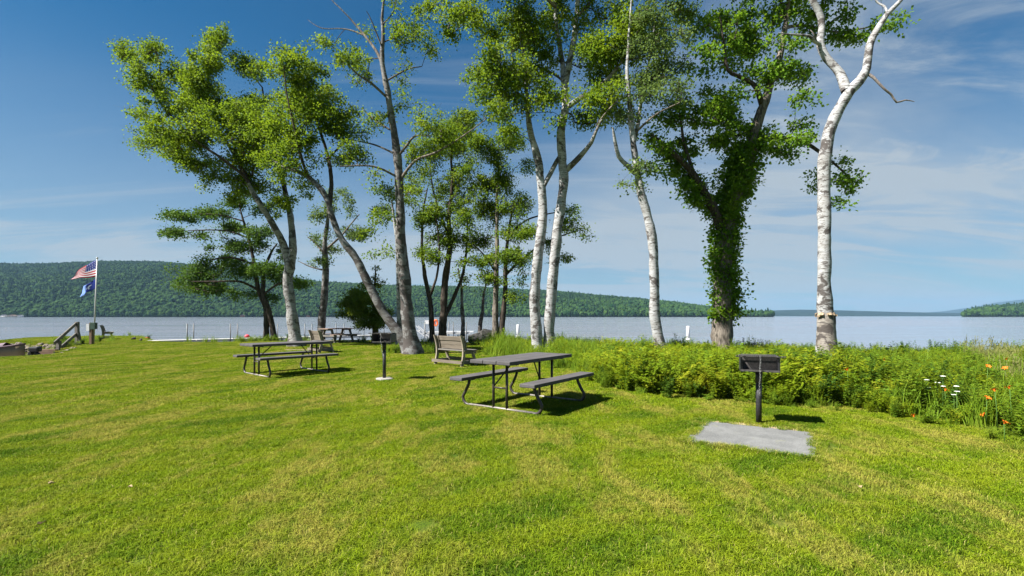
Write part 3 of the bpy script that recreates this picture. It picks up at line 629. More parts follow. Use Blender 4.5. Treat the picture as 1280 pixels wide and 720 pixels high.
def tree(name, label, d, base, trunks, limbs, blobs, leaf, seed, k=11.0, per=46, size=.082, dep=1.0, tw='twig', group=None, cat='tree', sig=.21, droop=.25, bare=0):
    """trunks: (part, material, [(x, y, r, deeper)]) with r in pixels at depth d; blobs: (x, y, rx, ry[, deeper]) of foliage"""
    r = np.random.default_rng(seed); s = d / F
    b = P(base[0], HOR, d); gz = float(land_z(b[0], b[1])); b[2] = gz
    root = thing(name, label, cat, b, 0, group)
    nodes, nrad, par, kind = [], [], [], []
    def add_path(part, mat, pts, first):
        w = np.array([np.append(P(p[0], p[1], d + (p[3] if len(p) > 3 else 0)), p[2] * s) for p in pts])
        if first: w[0][2] = gz - .15
        c = catmull(w, .16); rad = np.maximum(c[:, 3], .004)
        if first: rad = rad * (1 + .45 * np.exp(-(c[:, 2] - gz).clip(0) / .28))
        q = c[:, :3].copy(); q[:, :2] += np.cumsum(r.normal(0, .007, (len(q), 2)), 0) * np.minimum(1, np.arange(len(q))[:, None] / 6)
        seg = 14 if rad.max() > .1 else (9 if rad.max() > .04 else 6)
        rad = rad * (1 + .05 * np.sin(np.arange(len(rad)) * .9 + r.uniform(0, 6)) + r.normal(0, .025, len(rad))); v, f = tube_arrays(q, rad, seg, r, .06 if rad.max() > .06 else .03)
        link(part, mesh_np(part, v - b, f, M[mat], True), root)
        prev = -1
        for i in range(0, len(q), 2):
            if i > len(q) * (.25 if first else .1): nodes.append(q[i]); nrad.append(rad[i]); par.append(prev); kind.append(0); prev = len(nodes) - 1
    for t_ in trunks: add_path(t_[0], t_[1], t_[2], t_[0] == 'trunk')
    for mat, pts in limbs: add_path('limb', mat, pts, False)
    # clusters of leaves inside the foliage masses
    C = []
    for q in blobs:
        x, y, rx, ry = q[:4]; rx, ry = (rx * 1.12, ry * 1.14) if q[-1] != 0.0 or len(q) < 5 else (rx, ry); dz = q[4] if len(q) > 4 else r.normal(0, .55) * dep
        n = max(2, int(K_MULT * k * math.pi * rx * ry * s * s)); dr = max(.35, .75 * (rx + ry) * .5 * s)
        u = r.normal(0, 1, (n, 3)); u /= np.linalg.norm(u, axis=1, keepdims=True); u *= r.uniform(.02, 1, (n, 1)) ** .45 * np.clip(r.lognormal(.08, .20, (n, 1)), .5, 1.9)
        for a in u: C.append(P(x + a[0] * rx, y - a[2] * ry, d + dz + a[1] * dr))
    if not C: return root
    C = np.array(C); C = C[C[:, 2] > gz + .5]
    w3 = r.normal(0, 1, (9, 3)); w3 /= np.linalg.norm(w3, axis=1, keepdims=True); ph3 = r.uniform(0, 6.28, 9); fr3 = r.uniform(2.2, 5.0, 9)
    gap = np.sin((C @ w3.T) * fr3 + ph3).sum(1) / 3.0; vcol = np.array([abs(c[0] - (b[0] if len(blobs) and blobs[0][-1] == 0.0 else 1e9)) < 1.5 and c[2] < 7.4 for c in C])
    C = C[(gap + r.normal(0, .25, len(C)) > (-.52 if name in ('twin_birch_tree', 'vine_covered_tree') else GAP_CUT)) | vcol]                # irregular gaps through the crown
    base_nodes = np.array(nodes); dist = np.array([np.min(np.linalg.norm(base_nodes - c, axis=1)) for c in C]); order = np.argsort(dist)
    cap = len(nodes) + len(C) * 3 + 5; A = np.zeros((cap, 3)); A[:len(nodes)] = base_nodes; m = len(nodes); twigs = []; par = list(par)
    for i in order:
        c = C[i]; df = c - A[:m]; dd = np.linalg.norm(df, axis=1) + .55 * np.maximum(0, A[:m, 2] - c[2] + .1); j = int(np.argmin(dd)); a = A[j]
        L_ = np.linalg.norm(c - a); mid = (a + c) / 2 + np.array((0, 0, .10 * L_)) + r.normal(0, .07 * L_, 3); i0 = m
        pth = [a] + [(1 - t) ** 2 * a + 2 * t * (1 - t) * mid + t * t * c for t in (.35, .68, 1.0)]
        for q in range(3): A[m] = pth[q + 1]; par.append(j if q == 0 else m - 1); m += 1
        twigs.append((j, i0, pth))
    cnt = np.zeros(m)
    for (j, i0, pth) in twigs: cnt[i0 + 2] += 1
    for i in range(m - 1, len(base_nodes) - 1, -1):
        if par[i] >= 0: cnt[par[i]] += cnt[i]
    VV, FF, off = [], [], 0
    for (j, i0, pth) in twigs:
        ra = min(.0042 * math.sqrt(cnt[i0] + .6), .055); rb = min(.0042 * math.sqrt(cnt[i0 + 2] + .2), .05)
        v, f = tube_arrays(np.array(pth), np.linspace(ra, rb, 4), 3 if ra < .014 else 5); VV.append(v); FF.append(f + off); off += len(v)
    for c in C:                                            # spray of fine twigs inside each leaf cluster
        for q in range(2):
            e = c + r.normal(0, 1, 3) * sig * np.array((.9, .9, .6)) ; md_ = (c + e) / 2 + np.array((0, 0, .03))
            v, f = tube_arrays(np.array([c, md_, e]), np.array((.0045, .0036, .002)), 3); VV.append(v); FF.append(f + off); off += len(v)
    link('twigs', mesh_np('twigs', np.vstack(VV) - b, np.vstack(FF), M[tw], True), root)['kind'] = 'stuff'
    # leaves
    per = int(per * LEAF_MULT); size = size * 1.13; sig = sig * .66
    n = len(C); cnt_ = np.maximum(6, (per * np.clip(r.lognormal(-.15, .55, n), .25, 2.6)).astype(int)); tot = int(cnt_.sum()); cen = np.repeat(C, cnt_, 0); g = r.normal(0, 1, (tot, 3)); g *= np.array((sig, sig, sig * .72)) * np.repeat(r.uniform(.55, 1.45, (n, 1)), cnt_, 0)
    cen = cen + g; cen[:, 2] -= droop * .25 * np.abs(g[:, 0])
    dirn = g / (np.linalg.norm(g, axis=1, keepdims=True) + 1e-6) * .8 + r.normal(0, .6, (tot, 3)); dirn[:, 2] -= droop
    up = r.normal(0, .8, (tot, 3)); up[:, 2] += .75
    ln = size * r.uniform(.65, 1.25, tot)
    v, f = leaf_quads(cen, dirn, up, ln, ln * .80); NLEAF[0] += tot
    link('crown', mesh_np('crown', v - b, f, M[leaf]), root)['kind'] = 'stuff'
    return root

BG = 'birches on the lawn and shore'
# A: big birch with the wide crown
tree('birch_tree', 'white forked birch with a broad dense crown behind the long low picnic table', 22.5, (369, 433),
     [('trunk', 'birch_mid', [(370, 433, 7.63), (367, 408, 7.07), (363, 376, 6.14), (360, 349, 5.95), (364, 325, 5.58), (366, 305, 4.65), (363, 270, 3.72, .3), (357, 240, 2.98, .5)])],
     [('birch_mid', [(361, 335, 4.6), (356, 308, 4.4), (343, 282, 4.0, -.3), (326, 255, 3.2, -.5), (312, 230, 2.4, -.6)]),
      ('bark', [(313, 232, 2.4, -.6), (290, 190, 1.9, -.3), (268, 150, 1.4, .1), (258, 110, 1.0, .3), (266, 70, .7, .4)]), ('bark', [(357, 242, 3.0, .5), (346, 195, 2.2, .9), (335, 150, 1.5, 1.2), (330, 110, .9, 1.3)]),
      ('bark', [(308, 222, 2.0, -.6), (280, 200, 1.7, -.9), (245, 175, 1.3, -1.1), (210, 140, 1.0, -1.0), (180, 95, .7, -.9), (165, 68, .5, -.9)]),
      ('bark', [(340, 176, 1.8, .7), (300, 150, 1.4, 1.2), (270, 140, 1.0, 1.6)])],
     [(155, 66, 13, 12), (190, 62, 15, 11), (173, 92, 9, 18), (160, 108, 7, 7), (222, 100, 36, 20), (245, 108, 26, 18), (203, 143, 32, 24), (190, 170, 24, 16), (272, 52, 16, 15), (262, 76, 26, 14), (303, 78, 13, 14), (322, 88, 12, 10), (288, 150, 50, 22), (240, 172, 42, 18), (240, 206, 24, 9), (270, 226, 20, 10), (318, 165, 36, 24), (305, 196, 42, 18), (310, 230, 34, 14), (285, 245, 14, 8), (340, 252, 20, 12), (222, 190, 18, 12), (262, 130, 34, 16), (318, 130, 20, 12)],
     'leaf_birch', 101, k=10.5, per=44, group=BG, dep=1.3)
# B: leaning birch from the same foot as C
tree('birch_tree', 'grey birch leaning over towards the broad crowned birch', 18.2, (514, 442),
     [('trunk', 'birch_grey', [(514, 442, 7.13), (506, 428, 6.81), (496, 414, 6.17), (479, 390, 5.54), (460, 356, 5.07), (443, 321, 4.59), (427, 299, 4.12), (417, 277, 3.80), (410, 250, 3.48), (398, 232, 3.17), (380, 217, 2.61, .3), (355, 208, 2.06, .6), (334, 192, 1.50, .9)])],
     [('bark', [(412, 255, 3.0), (414, 225, 2.6, .4), (408, 190, 2.0, .7), (395, 150, 1.5, .8), (382, 105, 1.0, .8)]),
      ('bark', [(384, 219, 2.0), (376, 195, 1.7, -.4), (368, 160, 1.3, -.6), (360, 120, .9, -.7), (355, 80, .6, -.7)]),
      ('bark', [(408, 200, 1.6, .6), (428, 180, 1.1, .9), (438, 168, .7, 1.0)])],
     [(357, 76, 26, 15), (383, 98, 26, 18), (345, 92, 16, 10), (392, 140, 42, 20), (424, 160, 20, 16), (352, 168, 40, 22), (366, 200, 36, 16), (345, 222, 20, 10), (385, 172, 36, 18), (440, 190, 17, 10), (372, 125, 30, 14), (405, 118, 18, 12), (415, 200, 16, 9), (378, 230, 14, 9)],
     'leaf_birch', 102, k=12, per=46, size=.075, group=BG, dep=1.2)
# C: tall open birch
tree('birch_tree', 'tall thinly leaved birch with bare top branches beside the leaning birch', 18.0, (517, 443),
     [('trunk', 'birch_grey', [(517, 443, 9.72), (514, 425, 8.91), (510, 390, 7.77), (507, 350, 7.29), (502, 308, 6.48), (500, 245, 5.51), (498, 210, 5.02), (494, 174, 4.53), (490, 146, 4.21), (485, 115, 3.72), (478, 80, 2.99), (479, 42, 2.27), (478, 17, 1.70), (481, -10, 1.21), (484, -35, .9)])],
     [('bark_grey', [(482, 100, 1.87), (474, 69, 1.73, .3), (457, 45, 1.37, .5), (439, 24, 0.94, .6), (415, 0, 0.58, .7), (402, -14, 0.36, .8)]),
      ('bark_grey', [(457, 45, 1.01, .5), (432, 36, 0.79, .8), (401, 35, 0.58, 1.0), (384, 24, 0.29, 1.1)]),
      ('bark_grey', [(486, 124, 1.58), (464, 104, 1.37, -.3), (443, 90, 1.08, -.6), (422, 62, 0.65, -.8)]),
      ('bark_grey', [(487, 162, 1.30), (467, 149, 1.08, .3), (453, 135, 0.65, .5)]), ('bark_grey', [(493, 192, 1.30), (470, 182, 1.01, .4), (446, 177, 0.65, .6)]),
      ('bark_grey', [(498, 222, 1.44), (467, 208, 1.15, -.4), (425, 208, 0.65, -.7)]), ('bark_grey', [(485, 100, 1.30), (509, 87, 1.01, .3), (527, 83, 0.58, .5)]),
      ('bark_grey', [(499, 194, 1.58), (510, 180, 1.44, -.3), (519, 170, 1.22, -.4), (540, 170, 0.72, -.6)]),
      ('bark_grey', [(501, 224, 1.87), (519, 201, 1.58, -.3), (543, 191, 1.30, -.5), (578, 170, 0.86, -.8), (606, 149, 0.43, -1.0)]),
      ('bark_grey', [(479, 30, 0.94), (492, 14, 0.72, .2), (497, -8, 0.43, .3)]), ('bark_grey', [(478, 60, 0.94), (466, 30, 0.72, -.2), (458, 14, 0.36, -.3)])],
     [(408, 55, 14, 6), (432, 72, 14, 14), (452, 94, 14, 10), (450, 75, 12, 9), (491, 26, 12, 9), (505, 45, 16, 13), (526, 36, 14, 12), (537, 60, 16, 11), (519, 76, 16, 8), (488, 4, 10, 7), (461, 44, 6, 7), (470, 150, 13, 9), (457, 167, 10, 7), (502, 132, 13, 12), (533, 150, 18, 14), (557, 163, 14, 10), (519, 192, 12, 8), (471, 219, 12, 6), (440, 194, 18, 10), (485, 240, 12, 8), (516, 210, 12, 8), (520, 236, 12, 8), (462, 236, 12, 7), (526, 262, 9, 6), (475, 270, 13, 9), (478, 316, 13, 5), (462, 290, 12, 6), (590, 160, 14, 8), (606, 150, 10, 7), (562, 178, 13, 8), (545, 186, 10, 7), (500, 100, 10, 8), (530, 15, 10, 8)],
     'leaf_birch', 103, k=9, per=34, size=.072, group=BG, dep=.9)
# D: small dark maple with layered boughs
tree('maple_tree', 'small dark green maple with tiered boughs and two slim dark stems', 28.0, (338, 424),
     [('trunk', 'bark', [(333, 424, 3.6), (331, 388, 3.1), (322, 364, 2.6), (316, 329, 2.1), (308, 294, 1.6), (300, 266, 1.0), (297, 245, .6)]),
      ('trunk', 'bark', [(345, 424, 3.8), (337, 391, 3.2), (329, 368, 2.7), (330, 340, 2.1, .3), (338, 318, 1.5, .5), (346, 305, .9, .6)])],
     [('bark', [(322, 362, 1.6), (300, 352, 1.3, -.5), (270, 352, 1.0, -1), (240, 352, .6, -1.3)]), ('bark', [(316, 330, 1.4), (290, 322, 1.1, -.6), (262, 325, .7, -1)]), ('bark', [(309, 297, 1.1), (280, 288, .9, .4), (235, 288, .5, .6)]),
      ('bark', [(303, 276, .9), (270, 268, .7, -.3), (225, 268, .4, -.5)]), ('bark', [(332, 366, 1.4), (350, 354, 1.1, -.4), (372, 352, .6, -.7)])],
     [(232, 270, 24, 4), (219, 290, 20, 3.5), (265, 266, 18, 6), (289, 284, 24, 5), (256, 294, 26, 4), (304, 308, 34, 6), (275, 328, 34, 7), (250, 340, 26, 6), (246, 357, 28, 7), (272, 362, 24, 6), (223, 350, 11, 3.5), (308, 338, 20, 6), (335, 337, 24, 8), (351, 317, 13, 7), (347, 349, 20, 7), (308, 245, 11, 6), (297, 253, 14, 6), (375, 354, 13, 4), (304, 368, 13, 4), (340, 374, 11, 5), (325, 290, 16, 6), (205, 291, 6, 1.6), (212, 268, 8, 1.6), (330, 262, 12, 5)],
     'leaf_dark', 104, k=13, per=42, size=.095, dep=1.2, sig=.24, droop=.1)
# E: slim birch behind
tree('birch_tree', 'slim grey birch rising behind the small wooden bench', 26.5, (401, 428),
     [('trunk', 'birch_grey', [(400, 428, 4.4), (401, 408, 4.6), (405, 376, 4.4), (407, 337, 3.8), (406, 309, 3.0), (409, 278, 2.2), (412, 250, 1.2)])],
     [('bark_grey', [(406, 318, 1.4), (394, 304, 1.0, .3), (384, 296, .6, .4)]), ('bark_grey', [(407, 312, 1.5), (425, 296, 1.1, -.3), (448, 268, .6, -.6)]), ('bark_grey', [(406, 338, 1.1), (390, 334, .8, .2), (372, 326, .4, .4)])],
     [(394, 302, 11, 5), (413, 313, 11, 5), (409, 326, 14, 4), (433, 290, 22, 8), (448, 263, 16, 8), (398, 267, 11, 7), (452, 296, 11, 6), (412, 262, 10, 8), (425, 245, 14, 8), (386, 330, 8, 3)],
     'leaf_birch_pale', 105, k=9, per=36, group=BG)
# slim white stem behind C
tree('birch_tree', 'thin straight white birch stem half hidden behind the tall thinly leaved birch', 24.0, (499, 430),
     [('trunk', 'birch', [(499, 431, 3.6), (499, 400, 3.3), (498, 350, 3.0), (497, 310, 2.4), (494, 280, 1.8), (490, 250, 1.0)])], [],
     [(480, 262, 12, 6), (496, 245, 10, 6), (515, 268, 9, 5)], 'leaf_birch_pale', 106, k=9, per=30, group=BG)
# G: several dark stems
tree('young_tree', 'clump of slim dark stems with a yellow green crown behind the wooden bench', 24.5, (548, 430),
     [('trunk', 'bark', [(541, 432, 3.6), (540, 410, 3.3), (538, 379, 3.0), (530, 340, 2.4), (527, 308, 1.8), (528, 270, 1.2), (535, 235, .7)]),
      ('trunk', 'bark', [(553, 431, 5.2), (554, 400, 4.8), (556, 352, 4.2), (562, 308, 3.3), (560, 272, 2.6), (564, 230, 1.9), (562, 190, 1.2), (566, 150, .7)])],
     [('bark', [(555, 397, 2.8), (569, 368, 2.3, .2), (580, 338, 1.8, .4), (584, 305, 1.2, .6), (585, 270, .7, .7)]), ('bark', [(537, 372, 1.8), (546, 345, 1.5, -.2), (549, 310, 1.1, -.4), (545, 270, .7, -.5)]),
      ('bark', [(561, 296, 1.6), (548, 262, 1.3, .3), (538, 225, 1.0, .5), (536, 185, .6, .6)])],
     [(538, 188, 26, 20), (569, 174, 23, 20), (560, 152, 14, 12), (582, 148, 13, 14), (538, 230, 26, 17), (569, 236, 24, 19), (582, 208, 17, 15), (547, 266, 23, 15), (578, 268, 20, 15), (533, 278, 12, 8), (555, 297, 26, 11), (578, 303, 18, 10), (529, 317, 12, 7), (578, 325, 13, 7), (515, 241, 10, 16), (545, 322, 12, 6), (598, 240, 8, 14)],
     'leaf_yellow', 107, k=10.5, per=38, size=.08, dep=1.0)
# H: short slim stems
tree('young_birch', 'short slim pale stem between the dark stemmed clump and the two stemmed tree', 26.0, (578, 427),
     [('trunk', 'birch_grey', [(578, 429, 2.8), (578, 405, 2.5), (577, 380, 2.1), (576, 357, 1.5), (572, 335, .8)])], [], [(574, 338, 8, 8), (580, 350, 7, 6)], 'leaf_yellow', 108, k=9, per=30, group='slim stems by the shore')
tree('young_birch', 'short slim crooked stem next to the dark boulders', 25.0, (600, 428),
     [('trunk', 'birch_grey', [(600, 429, 3.0), (600, 408, 2.6), (603, 388, 2.2), (604, 370, 1.6), (608, 352, .9)])], [], [(608, 352, 8, 7), (602, 362, 6, 5)], 'leaf_yellow', 109, k=9, per=30, group='slim stems by the shore')
# I: two stems
tree('young_tree', 'two stemmed tree with layered yellow green leaves beside the twin white birches', 24.0, (622, 426),
     [('trunk', 'bark_grey', [(619, 428, 4.2), (619, 400, 3.9), (619, 379, 3.6), (620, 308, 2.6), (620, 245, 1.7), (622, 200, 1.0), (622, 172, .5)]),
      ('trunk', 'bark', [(626, 428, 4.0), (628, 398, 3.6), (631, 370, 3.1), (631, 325, 2.4), (636, 285, 1.6), (642, 250, .9)])],
     [('bark', [(631, 345, 1.8), (655, 322, 1.4, .6), (685, 302, 1.1, .9), (722, 288, .6, 1.1)]), ('bark', [(633, 300, 1.3), (660, 275, 1.1, .8), (704, 264, .6, 1.2)]), ('bark', [(619, 340, 1.3), (606, 320, 1.0, -.3), (592, 305, .6, -.5)])],
     [(622, 195, 16, 20), (613, 232, 17, 12), (635, 226, 18, 12), (653, 210, 13, 10), (609, 263, 19, 13), (644, 258, 22, 11), (658, 248, 12, 9), (627, 290, 30, 11), (604, 299, 17, 9), (653, 290, 17, 9), (609, 325, 19, 8), (635, 320, 27, 9), (658, 322, 14, 7), (631, 347, 23, 9), (644, 371, 11, 7), (610, 345, 12, 6), (600, 180, 12, 12), (640, 180, 14, 12), (704, 264, 13, 4, 1.2), (708, 275, 15, 5, 1.1), (717, 287, 18, 3.5, 1.0), (731, 295, 8, 2.5, 1.0), (704, 322, 14, 4, .9), (690, 305, 14, 5, .9)],
     'leaf_yellow', 110, k=11.5, per=40, size=.08, dep=.9)
# J: twin white birches
tree('twin_birch_tree', 'pair of tall bright white birch trunks rising from one foot', 16.5, (680, 447),
     [('trunk', 'birch', [(672, 449, 6.94), (671, 425, 6.68), (670, 377, 6.51), (673, 330, 6.18), (680, 280, 5.92), (681, 255, 5.58), (677, 213, 5.08), (671, 186, 4.40), (664, 160, 3.55), (659, 120, 2.71), (655, 80, 2.03), (650, 35, 1.35), (648, 0, 0.85)]),
      ('trunk', 'birch', [(688, 449, 7.28, .1), (687, 425, 6.94, .1), (688, 395, 6.77), (693, 336, 6.43), (698, 285, 6.09), (706, 226, 5.84), (704, 203, 5.58), (703, 165, 5.08), (709, 133, 4.57), (708, 110, 4.23), (713, 80, 3.89), (720, 43, 3.47), (723, 10, 2.96), (728, -40, 2.37), (735, -110, 1.52), (738, -170, .9)])],
     [('birch', [(706, 115, 3.6), (703, 80, 3.2, .4), (697, 35, 2.7, .6), (694, 0, 2.2, .8), (688, -60, 1.4, 1), (680, -120, .8, 1.1)]),
      ('birch_mid', [(708, 212, 4.2), (718, 203, 3.6, -.2), (728, 192, 3.0, -.3), (738, 178, 2.4, -.4), (744, 163, 1.8, -.5), (760, 130, 1.2, -.6)]),
      ('birch_mid', [(711, 133, 3.4), (726, 122, 3.0, -.3), (743, 113, 2.5, -.5), (768, 88, 1.8, -.7), (795, 50, 1.2, -.9), (815, 20, .7, -1)]),
      ('birch_mid', [(680, 232, 3.0), (689, 215, 2.8, .1), (699, 196, 2.6, .1)]),
      ('bark_grey', [(708, 105, 1.7), (690, 92, 1.4, .5), (660, 82, 1.1, .8), (625, 88, .7, 1), (603, 90, .4, 1.1)]),
      ('bark_grey', [(722, 20, 2.2), (752, -10, 1.7, .6), (790, -30, 1.2, .9), (825, -35, .7, 1)]),
      ('bark_grey', [(695, 10, 1.8), (660, -20, 1.5, -.4), (615, -10, 1.0, -.7), (575, 10, .6, -.8), (562, 35, .4, -.8)])],
     [(650, 20, 24, 20), (673, 40, 28, 20), (650, 53, 24, 15), (613, 43, 12, 12), (607, 77, 20, 18), (600, 93, 15, 11), (640, 87, 27, 16), (680, 77, 22, 16), (667, 103, 28, 12), (623, 113, 26, 13), (650, 132, 32, 12), (623, 143, 18, 8), (687, 112, 14, 14), (697, 20, 18, 20), (633, 160, 13, 8), (645, 170, 10, 8),
      (733, 20, 22, 20), (773, 20, 28, 17), (800, 33, 28, 19), (753, 60, 28, 15), (780, 67, 24, 15), (737, 70, 18, 16), (750, 125, 30, 15), (730, 150, 24, 8), (767, 138, 20, 10), (693, 150, 12, 6), (827, 47, 17, 15), (760, 95, 22, 12),
      (575, 14, 20, 10), (563, 42, 9, 14), (597, 24, 14, 12), (545, 5, 12, 6), (850, 15, 18, 14),
      (670, -40, 50, 26), (740, -50, 55, 30), (810, -35, 40, 24), (620, -25, 34, 18), (700, -100, 60, 34), (760, -110, 50, 30), (730, -165, 45, 26)],
     'leaf_birch', 111, k=11, per=44, size=.075, group=BG, dep=1.4)
# K: birch with a kink, thin crown
tree('birch_tree', 'slender white birch bending among the ferns next to the vine clad tree', 15.0, (827, 450),
     [('trunk', 'birch', [(829, 453, 7.4), (826, 436, 6.8), (820, 384, 6.2), (817, 318, 5.8), (811, 276, 5.4), (801, 243, 5.0), (795, 212, 4.4), (790, 167, 3.6), (785, 123, 2.9), (782, 90, 2.2), (784, 40, 1.5), (788, -10, .8)])],
     [('birch', [(794, 216, 3.4), (783, 206, 3.0, -.2), (773, 196, 2.6, -.3), (768, 178, 2.0, -.4), (765, 160, 1.0, -.5)]),
      ('birch', [(792, 180, 2.8), (799, 150, 2.3, .3), (804, 125, 1.9, .4), (813, 67, 1.2, .6), (820, 20, .6, .7)]),
      ('bark_grey', [(795, 165, 1.6), (820, 143, 1.2, -.4), (850, 128, .7, -.7)]), ('bark_grey', [(785, 120, 1.3), (768, 130, 1.0, -.4), (745, 158, .5, -.6)])],
     [(801, 233, 11, 5), (783, 229, 8, 4), (806, 213, 9, 6), (807, 100, 24, 14), (827, 90, 16, 14), (817, 118, 26, 10), (823, 62, 18, 14), (787, 147, 20, 6), (847, 75, 12, 11), (797, 208, 8, 6), (840, 108, 16, 10), (850, 128, 14, 7), (800, 60, 16, 14), (812, 20, 20, 14), (795, -15, 24, 14), (852, 40, 10, 10)],
     'leaf_birch_pale', 112, k=12, per=38, size=.068, group=BG, dep=.8)
# L: vine clad tree
vine = []
for y, w_, x in [(388, 24, 906), (370, 31, 907), (352, 30, 908), (334, 29, 906), (316, 26, 906), (298, 25, 907), (280, 25, 908), (262, 27, 912), (244, 29, 917), (226, 31, 922), (208, 32, 927), (190, 32, 932), (174, 30, 938)]: vine.append((x, y, w_ * .66, 12, 0.0))
for x, y in [(884, 255), (872, 238), (862, 222), (850, 206), (838, 194)]: vine.append((x, y, 8, 9, 0.0))
tree('vine_covered_tree', 'thick brown trunk wrapped in a column of climbing vine with leafy spreading limbs', 17.0, (903, 437),
     [('trunk', 'bark_grey', [(903, 440, 12.5), (902, 420, 12), (903, 384, 11.2), (903, 323, 10.4), (908, 276, 9.6), (919, 238, 8.8), (934, 195, 7.6), (944, 157, 6.4), (956, 122, 5.2), (962, 98, 4.5), (974, 66, 3.6), (981, 25, 2.8), (988, -25, 1.8), (992, -70, .9)])],
     [('bark', [(904, 290, 6.5), (895, 268, 5.6, -.2), (881, 243, 4.8, -.3), (858, 210, 3.8, -.5), (834, 186, 2.8, -.6), (811, 168, 1.7, -.7)]),
      ('bark', [(938, 182, 4.0), (966, 173, 3.4, .3), (1004, 178, 2.5, .5), (1042, 205, 1.5, .6), (1062, 226, .8, .6)]),
      ('bark', [(952, 130, 3.4), (944, 108, 2.9, -.4), (925, 96, 2.4, -.6), (910, 87, 2.0, -.7), (904, 58, 1.3, -.8), (898, 20, .7, -.9)]),
      ('bark_grey', [(960, 104, 2.6), (985, 92, 2.1, .5), (1012, 92, 1.3, .8)]), ('bark_grey', [(979, 35, 2.2), (1005, 32, 1.8, .6), (1045, 40, 1.3, 1), (1100, 30, .7, 1.2)]),
      ('bark', [(870, 226, 2.4, -.4), (856, 180, 1.8, -.2), (850, 140, 1.1, 0)])],
     vine + [(q[0], q[1] + 4, q[2] * .75, q[3], 0.0) for q in vine] + [(q[0], q[1] - 4, q[2] * .9, q[3], 0.0) for q in vine[4:]] + [(905, 148, 24, 20), (915, 178, 28, 14), (957, 163, 28, 8), (990, 177, 28, 9), (967, 190, 22, 6), (1018, 200, 13, 13), (1023, 228, 10, 10), (1056, 224, 16, 7), (1047, 200, 11, 8), (1066, 233, 8, 4), (1050, 251, 8, 5), (1004, 155, 13, 5), (849, 181, 24, 10), (825, 182, 12, 9), (811, 176, 12, 8), (858, 146, 18, 15), (836, 148, 15, 14), (858, 230, 11, 11), (867, 252, 9, 8), (839, 214, 9, 8), (820, 213, 8, 8),
      (907, 45, 26, 15), (941, 59, 30, 13), (917, 87, 26, 12), (973, 90, 30, 12), (1000, 95, 16, 8), (983, 56, 20, 12), (1014, 38, 18, 10), (976, 17, 24, 14), (1007, 14, 20, 12), (900, 20, 18, 12), (1063, 17, 20, 9), (1070, 45, 20, 6), (1125, 22, 12, 5), (1098, 31, 12, 5), (1046, 44, 12, 6), (1011, 121, 16, 5), (900, 138, 22, 13), (889, 115, 16, 10), (865, 90, 12, 7), (882, 66, 12, 8), (930, 120, 20, 12), (880, 30, 14, 12), (935, 25, 20, 12),
      (930, -30, 50, 22), (990, -40, 50, 24), (1050, -20, 34, 14), (970, -80, 45, 22)],
     'leaf_vine', 113, k=8.2, per=42, size=.098, dep=1.2, sig=.20)
# M: nearly bare white birch on the right
mb = tree('birch_tree', 'bare topped white birch with a ring of peeled bark standing beside the pedestal grill', 12.6, (1033, 462),
     [('trunk', 'birch', [(1033, 462, 11.08), (1033, 448, 10.58), (1032, 400, 8.58), (1031, 350, 7.64), (1029, 300, 7.37), (1029, 225, 7.09), (1031, 178, 6.97), (1037, 155, 6.68), (1048, 133, 6.55), (1060, 114, 6.12), (1072, 101, 5.26), (1082, 86, 4.70), (1086, 56, 4.13), (1094, 38, 3.70), (1108, 17, 3.21), (1122, 3, 2.57), (1140, -20, 1.85), (1156, -55, 1.14), (1160, -90, .8)])],
     [('birch', [(1058, 114, 5.63), (1050, 92, 5.10, .2), (1034, 73, 4.58, .3), (1026, 56, 4.40, .35), (1029, 31, 4.05, .4), (1025, 14, 3.70, .4), (1014, -4, 3.17, .4), (1006, -40, 2.11, .5), (1008, -80, 1.06, .6)]),
      ('birch', [(1027, 56, 2.29, .35), (1018, 52, 1.94, .2), (1011, 45, 1.58, .1), (992, 43, 1.14, 0), (972, 41, .6, -.1)]), ('dead', [(1021, 52, 1.06, .2), (1017, 43, 0.88, .1), (1013, 37, .4, .1)]),
      ('dead', [(1083, 92, 1.94), (1092, 97, 1.67, -.1), (1105, 111, 1.41, -.2), (1114, 118, 1.23, -.2), (1121, 128, 1.06, -.2), (1132, 125, .9, -.2), (1143, 127, .4, -.2)]),
      ('birch', [(1109, 16, 1.58), (1106, 8, 1.32, .1), (1098, 3, 1.06, .2), (1090, -8, .6, .2)])],
     [], 'leaf_birch', 114, group=BG)
# peeled ring of bark curls
def peeled_ring():
    c = P(1032, 391, 12.6); bz = mb.location; r = random.Random(3)
    for k in range(11):
        m = MB(); a = k / 11 * 6.283 + r.uniform(-.25, .25); rr = .203 + r.uniform(-.008, .012); h = r.uniform(.04, .13); cu = r.uniform(.015, .07)
        x, y = math.cos(a), math.sin(a); tx, ty = -y, x; w = r.uniform(.03, .06)
        rows = []
        for q, (o_, zz) in enumerate(((0, 0), (.3 * cu, -h * .5), (cu, -h * .8), (cu * 1.2, -h * .55))):
            rows.append([m.bm.verts.new((c[0] - bz[0] + x * (rr + o_) + s_ * tx * w, c[1] - bz[1] + y * (rr + o_) + s_ * ty * w, c[2] - bz[2] + zz + r.uniform(-.02, .02))) for s_ in (-1, 0, 1)])
        for a_, b_ in zip(rows, rows[1:]):
            for q in range(2): m.bm.faces.new((a_[q], a_[q + 1], b_[q + 1], b_[q]))
        o = m.obj('bark_curl', M['peel'], mb)
        so = o.modifiers.new('thick', 'SOLIDIFY'); so.thickness = .006
peeled_ring()
